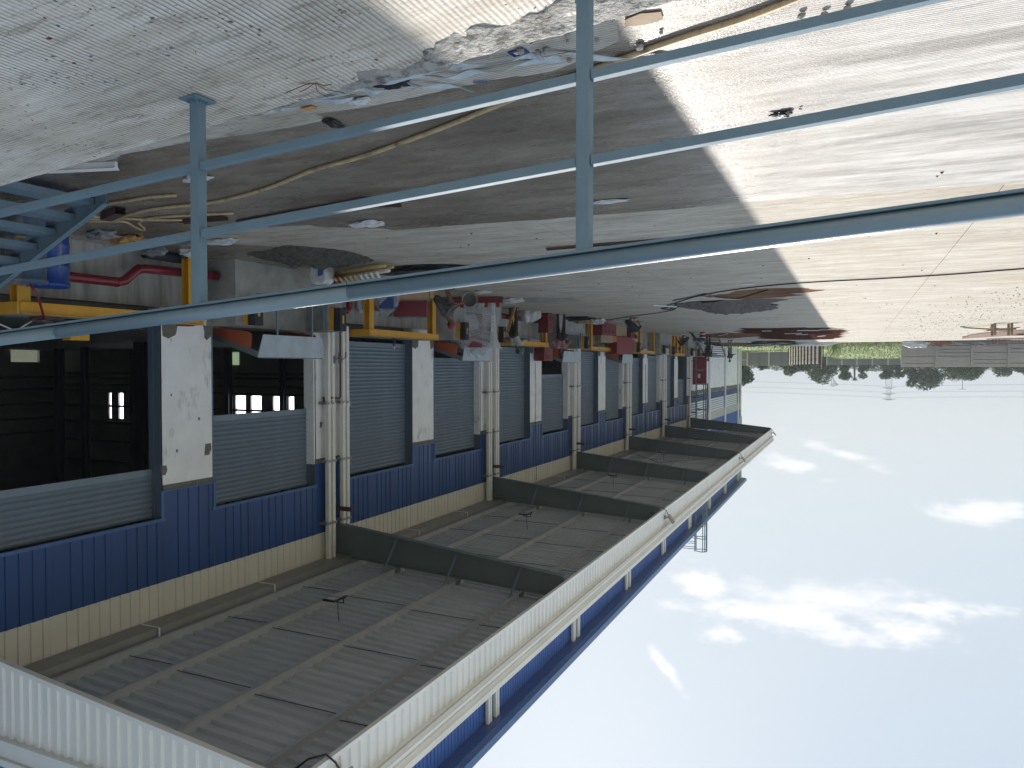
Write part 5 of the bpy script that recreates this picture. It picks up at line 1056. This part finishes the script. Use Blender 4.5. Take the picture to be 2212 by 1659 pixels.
# ================================================================ fences beyond the yard
def precast(label, a, b, nb, zb, hp, np_, m, post=.2, flip=0, mp=None):
    a, b = Vector((*a, zb)), Vector((*b, zb)); f = place('panel_fence', tuple(a), label, 'fence'); d = (b-a)/nb; ang = math.atan2(d.y, d.x); L = d.length
    pm = MB().box(-post/2, post/2, -.14, .1, 0, hp*np_+.03).mesh('post', mp or m); 
    pn = MB().box(post/2, L-post/2, -.035, .035, .02, hp-.02).box(post/2, L-post/2, .01, .03, -.02, hp+.02).mesh('panel', m)
    pn2 = MB().box(post/2, L-post/2, -.045, .03, .02, hp-.024).box(post/2, L-post/2, .01, .028, -.02, hp+.02).mesh('panel', m)
    for i in range(nb+1): inst('post', pm, f, tuple(d*i), (0, 0, ang))
    for i in range(nb):
        for k in range(np_): inst('panel', random.choice((pn, pn2)), f, tuple(d*i+Vector((0, 0, k*hp+random.uniform(-.004,.004)))), (0, random.uniform(-.002,.002), ang))
    return f
precast('near precast concrete panel fence at the end of the sunlit yard', (-3.6, 70.5), (-28.8, 70.5), 10, -.3, .29, 8, M['fence'])
precast('pale precast panel fence running away from the yard end post', (2.75, 69.2), (7.3, 96), 10, -.5, .45, 5, M['fencelt'], post=.12, mp=M['brown'])
precast('darker panel fence far behind beside the office end', (7.6, 104), (22, 108), 5, .05, .36, 5, M['fencedk'], mp=M['fence'])
precast('distant dark panel fence across the green field', (3.6, 113), (-9.8, 113), 7, .5, .31, 4, M['fencedk'], mp=M['fence'])
gp = place('gate_post', (2.6, 68.6, -.4), 'tall dark steel posts standing together at the end of the pale fence', 'post')
for x in (-.12, .02, .14): MB().box(x-.035, x+.035, -.04, .04, 0, 2.62-abs(x)).build('post', M['fence'] if x == .02 else M['brown'], gp)

bw_ = MB().box(0,.3,-25,25,0,6).build('boundary_wall', M['fencelt']); bw_.location = (60, 30, -.4); tag(bw_, 'pale boundary wall seen through the low opening at the back of the dark hall', 'wall')
# rubble line, heaps and sheets along the yard end
rub = MB(); random.seed(5)
for k in range(520):
    x = random.uniform(-4, 10.5) if k < 400 else random.uniform(-28, -4); y = 67.7+random.uniform(0, 1.0); s_ = random.uniform(.05, .22); c = Vector((x, y, -.42+random.uniform(.05, .5)*(1-(y-67.7)*.4)))
    r3 = [Vector((random.uniform(-1, 1), random.uniform(-1, 1), random.uniform(-.7, .7)))*s_ for _ in range(6)]
    rub.add([c+Vector((-s_*1.3,-s_,-s_*.6))+r3[0]*.3, c+Vector((s_*1.3,-s_,-s_*.5))+r3[1]*.3, c+Vector((s_,s_,-s_*.6))+r3[2]*.3, c+Vector((-s_,s_,-s_*.5))+r3[3]*.3, c+Vector((0,0,s_*.8))+r3[4]*.5], [(0,1,4),(1,2,4),(2,3,4),(3,0,4),(3,2,1,0)])
tag(rub.build('rubble_line', M['rubble']), None, None, None, 'stuff')
tag(MB().add([(x, y, -.36+.18*mnoise.noise((x*.7, y, 3))-(y-67.3)*.08) for y in (67.3, 67.9, 68.8, 70, 72) for x in [-28+i*.4 for i in range(100)]], [(j*100+i, j*100+i+1, (j+1)*100+i+1, (j+1)*100+i) for j in range(4) for i in range(99)]).build('rubble_bank', M['rubble'], fix=False), None, None, None, 'structure')
heap('earth_heap', (-6.2,66.9), 1.9, .9, .42, M['earth'], 3); heap('gravel_heap', (-8.6,66.6), 2.4, .9, .4, M['gravel'], 8); heap('gravel_heap', (8.6,68.2), 3, .6, .3, M['rubble'], 11)
crumple('plastic_sheet', (-4.3,66.4,.0), (.8,.4,.5), M['bagwhite'], 'crumpled white sheet at the foot of the near panel fence', 'plastic sheet', 61, lump=.4)
crumple('plastic_sheet', (3.4,66.7,.0), (1.5,.3,.28), M['bagwhite'], 'gray and white sheet draped over the yard edge beside the dark posts', 'plastic sheet', 62, lump=.5)
crumple('tarp', (6.0,62.6,.0), (1.5,.9,.3), M['black'], 'black tarp heaped at the far end of the rusty puddle', 'tarp', 63, lump=.5)
bobj('timber_plank', MB().bar((-1,0,.04),(1.1,.6,.05),.1,.05), M['bagorange'], (5.4,59.2,0), 'yellowish plank beside the black tarp', 'plank')
for i, (x, y, a, l) in enumerate(((3.4,47.5,.3,.5),(3.0,49.2,-.2,.35),(2.0,52,1.2,.6),(2.35,44,-.4,.6),(4.5,43.6,0,.25),(1.3,43.2,.5,.5))):
    bobj('offcut', MB().box(-l,l,-.08,.08,0,.04), M['bagwhite'], (x, y, .012), 'white offcut floating in the rusty puddle, %s' % ['left of the upright one','smaller, behind the first','standing out near the right end','long thin one at the front edge','tiny one at the near left','crumpled one at the sunlit end'][i], 'offcut', a)

# sawhorse of timber, rebar, cage
sh = place('timber_trestle', (-6.25, 41.4, 0), 'small dark timber trestle standing in the sun near the left end of the yard', 'trestle')
for x in (-.33, .33):
    for y in (-.4, .4): MB().box(x-.05, x+.05, y-.04, y+.04, 0, .56).build('leg', M['wood'], sh)
for y in (-.45, .45): MB().box(-.5, .5, y-.03, y+.02, .24, .32).build('side_board', M['wood'], sh)
MB().bar((-.7,-.1,.2),(.6,.3,.32),.09,.04).bar((-.3,.4,.3),(.5,-.3,.18),.08,.04).build('loose_board', M['wood'], sh)
bobj('timber_plank', MB().bar((1.1,1.2,.05),(-.6,-.2,.3),.12,.05).bar((1.0,1.5,.03),(-.4,.2,.22),.1,.05), M['bamboo'], (-6.1,42.6,0), 'pale boards leaning from the trestle onto the yard', 'board')
rbm = MB(); random.seed(9)
for k in range(26):
    y = 44+k*.32; x0 = -6.4-random.random()*.6; rbm.tube([(x0, y+8+random.random(), .03), (x0-2, y+3, .06+.03*random.random()), (-16, y, .05)], .03, 4)
tag(rbm.build('rebar_bundle', M['rebar']), 'long thin rusty steel bars lying flat beyond the trestle', 'steel bars')
rb2 = MB()
for k in range(34): a = random.uniform(-.3, .3); rb2.tube([(-11.0, 61+a, .15+random.random()*.1), (-13, 61+a*3, .55+random.random()*.3), (-17, 60+a*4, 1.1+random.random()*.3)], .025, 4)
tag(rb2.build('rebar_bundle', M['rebar']), 'thick rusty bundle of curved steel bars at the left edge of the yard', 'steel bars')
cg = MB()
for k in range(14): x = -8.9-k*.17; cg.tube([(x,62,.05),(x,62,.4),(x,62.5,.4),(x,62.5,.05),(x,62,.05)], .02, 4)
for y, z in ((62,.05),(62,.4),(62.5,.4),(62.5,.05)): cg.tube([(-8.5,y,z),(-11.6,y,z)], .022, 4)
tag(cg.build('rebar_cage', M['rebar']), 'small rusty reinforcement cage in front of the near fence', 'steel cage')
bobj('green_scrap', MB().prism(ragged([(-.1,-.05),(.1,-.05),(.12,.1),(-.1,.1)], .03, .05, 1), 2, 0, .05), mat('green_plastic', (.05,.35,.1), .5), (-4.9,43.3,.005), 'tiny green plastic scrap on the sunlit yard', 'scrap')
# sparse crumbs on the sunny yard
cr = MB(); random.seed(11)
for k in range(1100):
    t = random.random()
    if t < .55: x, y = random.gauss(-3.9, 1.1), random.uniform(24, 62)
    elif t < .7: x, y = random.gauss(-7, 1.5), random.uniform(20, 50)
    else: x, y = random.uniform(-5, 10), random.uniform(8, 60)
    s_ = random.uniform(.006, .02)*(1+y*.006); z = gz(x)+.004; cr.add([(x-s_,y-s_*.7,z),(x+s_,y-s_,z),(x+s_*.8,y+s_,z),(x-s_*.6,y+s_*.8,z),(x,y,z+s_*1.2)], [(0,1,4),(1,2,4),(2,3,4),(3,0,4)])
tag(cr.build('gravel_crumbs', M['rubble'], fix=False), None, None, None, 'stuff')

# ================================================================ grass, trees, pylon, wires
gr = MB(); random.seed(21)
def tuft(x, y, z, h):
    a = random.uniform(0, 6.28); w = h*.1
    for k in range(3):
        b = a+k*2.1+random.uniform(-.4, .4); dx, dy = math.cos(b), math.sin(b)
        gr.v += [(x-dy*w, y+dx*w, z), (x+dy*w, y-dx*w, z), (x+dx*h*.35, y+dy*h*.35, z+h)]; n_ = len(gr.v); gr.f.append((n_-3, n_-2, n_-1)); gr.m.append(0)
for k in range(26000):
    if k < 11000: x, y = random.uniform(-4.5, 12), 68.8+abs(random.gauss(0, 1))*7
    else: x, y = random.uniform(-30, 22), random.uniform(72, 115)
    if y > 116: continue
    g0 = gt_(x, y)
    tuft(x, y, g0-.02, random.uniform(.15, .38)*(1.4 if random.random() < .1 else 1)*(1 if y < 80 else .7))
tag(gr.build('grass', M['grass'], fix=False), None, None, None, 'stuff')
reed = MB(); random.seed(3)
for k in range(26):
    a = random.uniform(-1.2, 1.2); r = random.uniform(.5, 1.3); reed.tube([(0,0,0), (math.sin(a)*r*.4, 0, r*.9), (math.sin(a)*r, .1, r*1.2+.2)], [.03,.02,.004], 4)
o = reed.build('reed_clump', M['grass']); o.location = (1.6, 72, -.3); tag(o, 'tall arching grass clump just left of the dark gate posts', 'grass clump')

def tree(x, y, w, h, label, m='leaf', kind='round', trunk=.35, seed=0, bare=0):
    random.seed(seed*17+3); t = place('tree', (x, y, -.15), label, 'tree', 'trees along the horizon')
    tk = MB(); tk.tube([(0,0,0), (.05*w*random.uniform(-1,1),0,h*.3), (.08*w*random.uniform(-1,1),.1,h*.7)], [.09*w**.5*.9,.07*w**.5,.025], 7)
    blobs = []
    nb = 5+int(w*1.6)
    for k in range(nb):
        a = random.uniform(0, 6.28); rr = random.random()**.6*w*.36; zc = h*(trunk+.12+(1-trunk-.25)*random.random())
        if kind == 'wide': zc = h*(.3+.5*random.random()); rr = random.random()**.5*w*.42*(1 if zc > h*.45 else .6)
        if kind == 'tall': rr *= .7
        r = (w*.5-rr*.75)*random.uniform(.45, .75)+.18; zc = min(zc, h-r*.7); blobs.append((rr*math.cos(a), rr*math.sin(a), zc, r))
        tk.tube([(0,0,h*trunk*.7), (rr*math.cos(a)*.5, rr*math.sin(a)*.5, (h*trunk+zc)/2), (rr*math.cos(a), rr*math.sin(a), zc)], [.05,.035,.015], 5)
    tk.build('trunk', M['bark'], t)
    lf = MB(); ls = .17
    for bx, by, bz_, r in blobs:
        nl = int(330*r*r+90)
        for k in range(nl):
            u, a = random.uniform(-1, 1), random.uniform(0, 6.28); s_ = math.sqrt(1-u*u); rad = r*random.uniform(.55, 1.08)
            c = Vector((bx+s_*math.cos(a)*rad, by+s_*math.sin(a)*rad, bz_+u*rad*.78)); q = Vector((random.uniform(-1,1), random.uniform(-1,1), random.uniform(-1,1))).normalized(); p = q.orthogonal().normalized(); sz_ = ls*random.uniform(.5, 1.2)
            e = q.cross(p); b = len(lf.v); lf.v += [tuple(c-p*sz_), tuple(c+e*sz_*.55), tuple(c+p*sz_), tuple(c-e*sz_*.55)]; lf.f.append((b, b+1, b+2, b+3)); lf.m.append(0)
    lf.build('crown', M[m], t, fix=False)
    if bare:
        br = MB()
        def grow(p, d, L, r, lev):
            q = p+d*L; br.tube([p, (p+q)/2+Vector((random.uniform(-.05,.05),0,0)), q], [r, r*.8, r*.55], 4)
            if lev < 4:
                for _ in range(3): grow(q, (d+Vector((random.uniform(-.75,.75), random.uniform(-.4,.4), random.uniform(-.15,.35)))).normalized(), L*.66, r*.6, lev+1)
        grow(Vector((bare,0,h*.55)), Vector((.05,0,1)), h*.22, .05, 0); br.build('bare_branches', M['bark'], t)
    return t
TL = [(14.9,112,3.6,4.9,'tall dark tree touching the end of the office wall','leaf','tall'), (12.5,119,2.2,3.6,'small tree second from the office wall','leaf','tall'), (9.3,122,2.5,3.5,'low round tree behind the dark far fence','leaf','round'),
      (6.9,123,3.7,3.4,'broad pale green tree behind the pale fence','leaf2','round'), (3.6,118,4.4,4.6,'big dark tree with bare branches above it, right behind the gate posts','leaf','round'), (1.2,127,2.2,4.3,'paler slim tree between the big dark tree and the palm','leaf2','tall'),
      (-1.3,128,1.7,4.1,'slim drooping tree just left of the palm','leaf','tall'), (-4.3,128,2.1,4.2,'slim dark tree standing before the pylon','leaf','tall'), (-6.1,130,1.8,4.0,'thin tree just left of the pylon','leaf','tall'), (-7.7,130,2.1,4.1,'dark tree beside the biggest tree','leaf','tall'),
      (-10.0,131,5.2,6.3,'biggest tree with wide ragged crown above the near fence','leaf','wide'), (-15.0,134,6.2,4.1,'broad olive tree with a bare tree rising from it','leaf2','round'), (-21,137,3.5,3.7,'dark low tree at the left end of the skyline','leaf','round'), (-24,137,3.2,3.4,'last low tree at the left edge of the photo','leaf2','round')]
for i, (x, y, w, h, l, m, kd) in enumerate(TL): tree(x, y, w*1.04, h, l, m, kd, seed=i, bare={4: -.6, 11: .8}.get(i, 0), trunk=.18 if kd != 'wide' else .3)
pm_ = place('palm_tree', (0, 126.5, -.15), 'small palm with a spiky crown among the far trees', 'tree'); MB().tube([(0,0,0),(.1,0,2),(.05,0,3.7)], [.2,.15,.12], 8).build('trunk', M['bark'], pm_)
fr_ = MB(); random.seed(2)
for k in range(34):
    a = 6.283*k/34*3; e = random.uniform(-.3, 1.2); L = random.uniform(.9, 1.2); d = Vector((math.cos(a)*math.cos(e), math.sin(a)*math.cos(e), math.sin(e))); p0 = Vector((.05,0,3.7)); p1 = p0+d*L*.6; p2 = p0+d*L+Vector((0,0,-.22)); s_ = Vector((-math.sin(a), math.cos(a), 0))*.07
    fr_.add([p0, p1-s_, p1+s_, p2], [(0,1,2),(1,3,2)])
fr_.build('frond_crown', M['leaf'], pm_, fix=False)
random.seed(31); hd = MB()
for k in range(52000):
    x = random.uniform(-46, 26); base = 1.75+.5*mnoise.noise((x*.16, 0, 2))+.25*mnoise.noise((x*.9, 0, 5)) + (.4 if x < -17 else 0)
    y = 150+random.uniform(-4, 4); z = -.2+random.random()**.7*(base+.45); s_ = random.uniform(.12, .26); a = random.uniform(0, 6.28); e = random.uniform(-1, 1)
    p = Vector((math.cos(a), math.sin(a), e)).normalized()*s_; q = Vector((-math.sin(a), math.cos(a), .4))*s_*.6; c = Vector((x, y, z)); b = len(hd.v)
    hd.v += [tuple(c-p), tuple(c+q), tuple(c+p), tuple(c-q)]; hd.f.append((b, b+1, b+2, b+3)); hd.m.append(0)
tag(hd.build('bush_belt', M['leaf2'], fix=False), None, None, None, 'stuff')
hd2 = MB(); random.seed(32)
for k in range(30000):
    x = random.uniform(-190, 160); top = 3.4+1.8*mnoise.noise((x*.05, 0, 9))+1.2*mnoise.noise((x*.3, 0, 1)); y = 420+random.uniform(-8, 8); z = random.random()**.7*top; s_ = random.uniform(.5, 1.1); a = random.uniform(0, 6.28)
    p = Vector((math.cos(a), math.sin(a), random.uniform(-1, 1)))*s_; q = Vector((-math.sin(a), math.cos(a), .4))*s_*.6; c = Vector((x, y, z-.5)); b = len(hd2.v)
    hd2.v += [tuple(c-p), tuple(c+q), tuple(c+p), tuple(c-q)]; hd2.f.append((b, b+1, b+2, b+3)); hd2.m.append(0)
tag(hd2.build('far_woods', M['leaf'], fix=False), None, None, None, 'stuff')
S(MB().add([(x, 424, 1.6+.9*mnoise.noise((x*.05,0,9))) for x in range(-190, 161, 5)] + [(x, 424, -.5) for x in range(-190, 161, 5)], [(i, i+1, 71+i+1, 71+i) for i in range(70)]).build('hill', M['leaf'], fix=False))
# pylon, far and faint
D_ = 620; px_, py_ = math.sin(YAW-math.atan((1920-1106)/1600)), math.cos(YAW-math.atan((1920-1106)/1600)); D_ = D_/math.cos(math.atan((1920-1106)/1600))
py = place('pylon', (px_*D_, py_*D_, 0), 'faint steel lattice pylon on the horizon between slim trees', 'pylon')
H_ = 30; tw = MB(); wz = lambda z: 2.7*(1-z/H_)+.9
for k in range(12):
    z0, z1 = H_*k/12, H_*(k+1)/12
    for sx, sy in ((1,1),(1,-1),(-1,-1),(-1,1)): tw.bar((sx*wz(z0),sy*wz(z0),z0),(sx*wz(z1),sy*wz(z1),z1),.3,.3)
    for sx, sy, tx, ty in ((1,1,-1,1),(-1,-1,1,-1),(1,-1,1,1),(-1,1,-1,-1)): tw.bar((sx*wz(z0),sy*wz(z0),z0),(tx*wz(z1),ty*wz(z1),z1),.18,.18); tw.bar((tx*wz(z0),ty*wz(z0),z0),(sx*wz(z1),sy*wz(z1),z1),.18,.18)
tw.build('tower', M['pylon'], py)
for z in (19, 24, 28.5): MB().prism([(-5.6,z),(5.6,z),(5.2,z+.4),(0,z+1.4),(-5.2,z+.4)], 1, -.2, .2).build('cross_arm', M['pylon'], py).rotation_euler = (0,0,-.2)
for i, (z, dz) in enumerate(((19,0),(24,0),(28.5,0))):
    wv = MB()
    for s_ in (-1, 1):
        P = []
        for k in range(25):
            u = (k-12)/12; xx = u*330; sag = -3.2*(1-(2*abs(u)-1)**2) if True else 0; P.append((px_*D_+xx*math.cos(.1)+s_*5*0, py_*D_+xx*math.sin(.1)+s_*5, z-.8+sag))
        wv.tube(P, .055, 4)
    tag(wv.build('power_line', M['wire']), ['lowest pair of thin power lines across the sky', 'middle pair of thin power lines across the sky', 'highest pair of thin power lines across the sky'][i], 'power line')
lp = place('street_lamp', (-34, 300, 0), 'tiny far lamp post above the olive tree', 'lamp post'); MB().tube([(0,0,0),(0,0,9.6)], .12, 6).build('pole', M['pylon'], lp); MB().box(-1,1,-.1,.1,9.6,9.8).build('lamp_head', M['pylon'], lp)

# ================================================================ hazy air
hm = bpy.data.materials.new('haze_air'); hm.use_nodes = True; t = hm.node_tree; t.nodes.clear()
pv_ = N(t, 'ShaderNodeVolumePrincipled'); pv_.inputs['Color'].default_value = (.86, .92, .97, 1); pv_.inputs['Density'].default_value = .0008; pv_.inputs['Anisotropy'].default_value = .0
t.links.new(pv_.outputs[0], N(t, 'ShaderNodeOutputMaterial').inputs['Volume'])
tag(MB().box(-905, 905, -305, 2005, -2, 40).build('haze', hm), None, None, None, 'stuff')
# cable drops, wall stains and screws that break up the repeating bays
for bi, k_, col_ in ((1, 4.25, 'rod'), (3, 4.3, 'rod')):
    y = B0+BY*bi+k_; wb(MB().tube([(XW-.03, y, 1.9), (XW-.035, y+.03, 3.2), (XW-.03, y-.02, 4.4), (XW-.05, y, 5.0), (XW-.05, y+.06, 6.2), (XW-.05, y+.02, 6.8)], .009, 5), 'loose_cable', M[col_])
wb(MB().tube([(XW-.08, B0+BY*3-.1, 1.3), (XW-.1, B0+BY*3-.1, 3.9)], .03, 6), 'conduit', M['brown'])
for y0, z0, r in ((10.12, 4.05, .09), (11.2, 3.75, .12), (10.4, 3.7, .03), (10.95, 3.1, .03), (10.3, 2.6, .025), (14.9, 2.9, .1), (14.75, 3.5, .07)):
    pts = ragged([(y0-r*.6, z0-r), (y0+r*.6, z0-r), (y0+r*.8, z0), (y0+r*.4, z0+r), (y0-r*.6, z0+r)], .02, .05, y0); wb(MB().prism(pts, 0, XW-.004, XW+.01), 'cement_patch', M['cement'])
hk = tag(MB().box(-.09,.09,-.14,.14,0,.02).build('box_lid', M['doorred']), 'red lid lying on the near dock edge under the white pillar', 'lid'); hk.location = (11.75, 10.35, 1.24)
chn = MB()
for k in range(40): 
    z = 3.35-k*.035 if k < 20 else 3.35-(k-20)*.035; y = 10.9 if k < 20 else 10.84; chn.box(13.0, 13.012 if k % 2 else 13.03, y, y+(.03 if k % 2 else .012), z+.7, z+.735)
tag(chn.build('hanging_chain', M['galv']), 'thin steel chain hanging inside the nearest open doorway', 'chain')
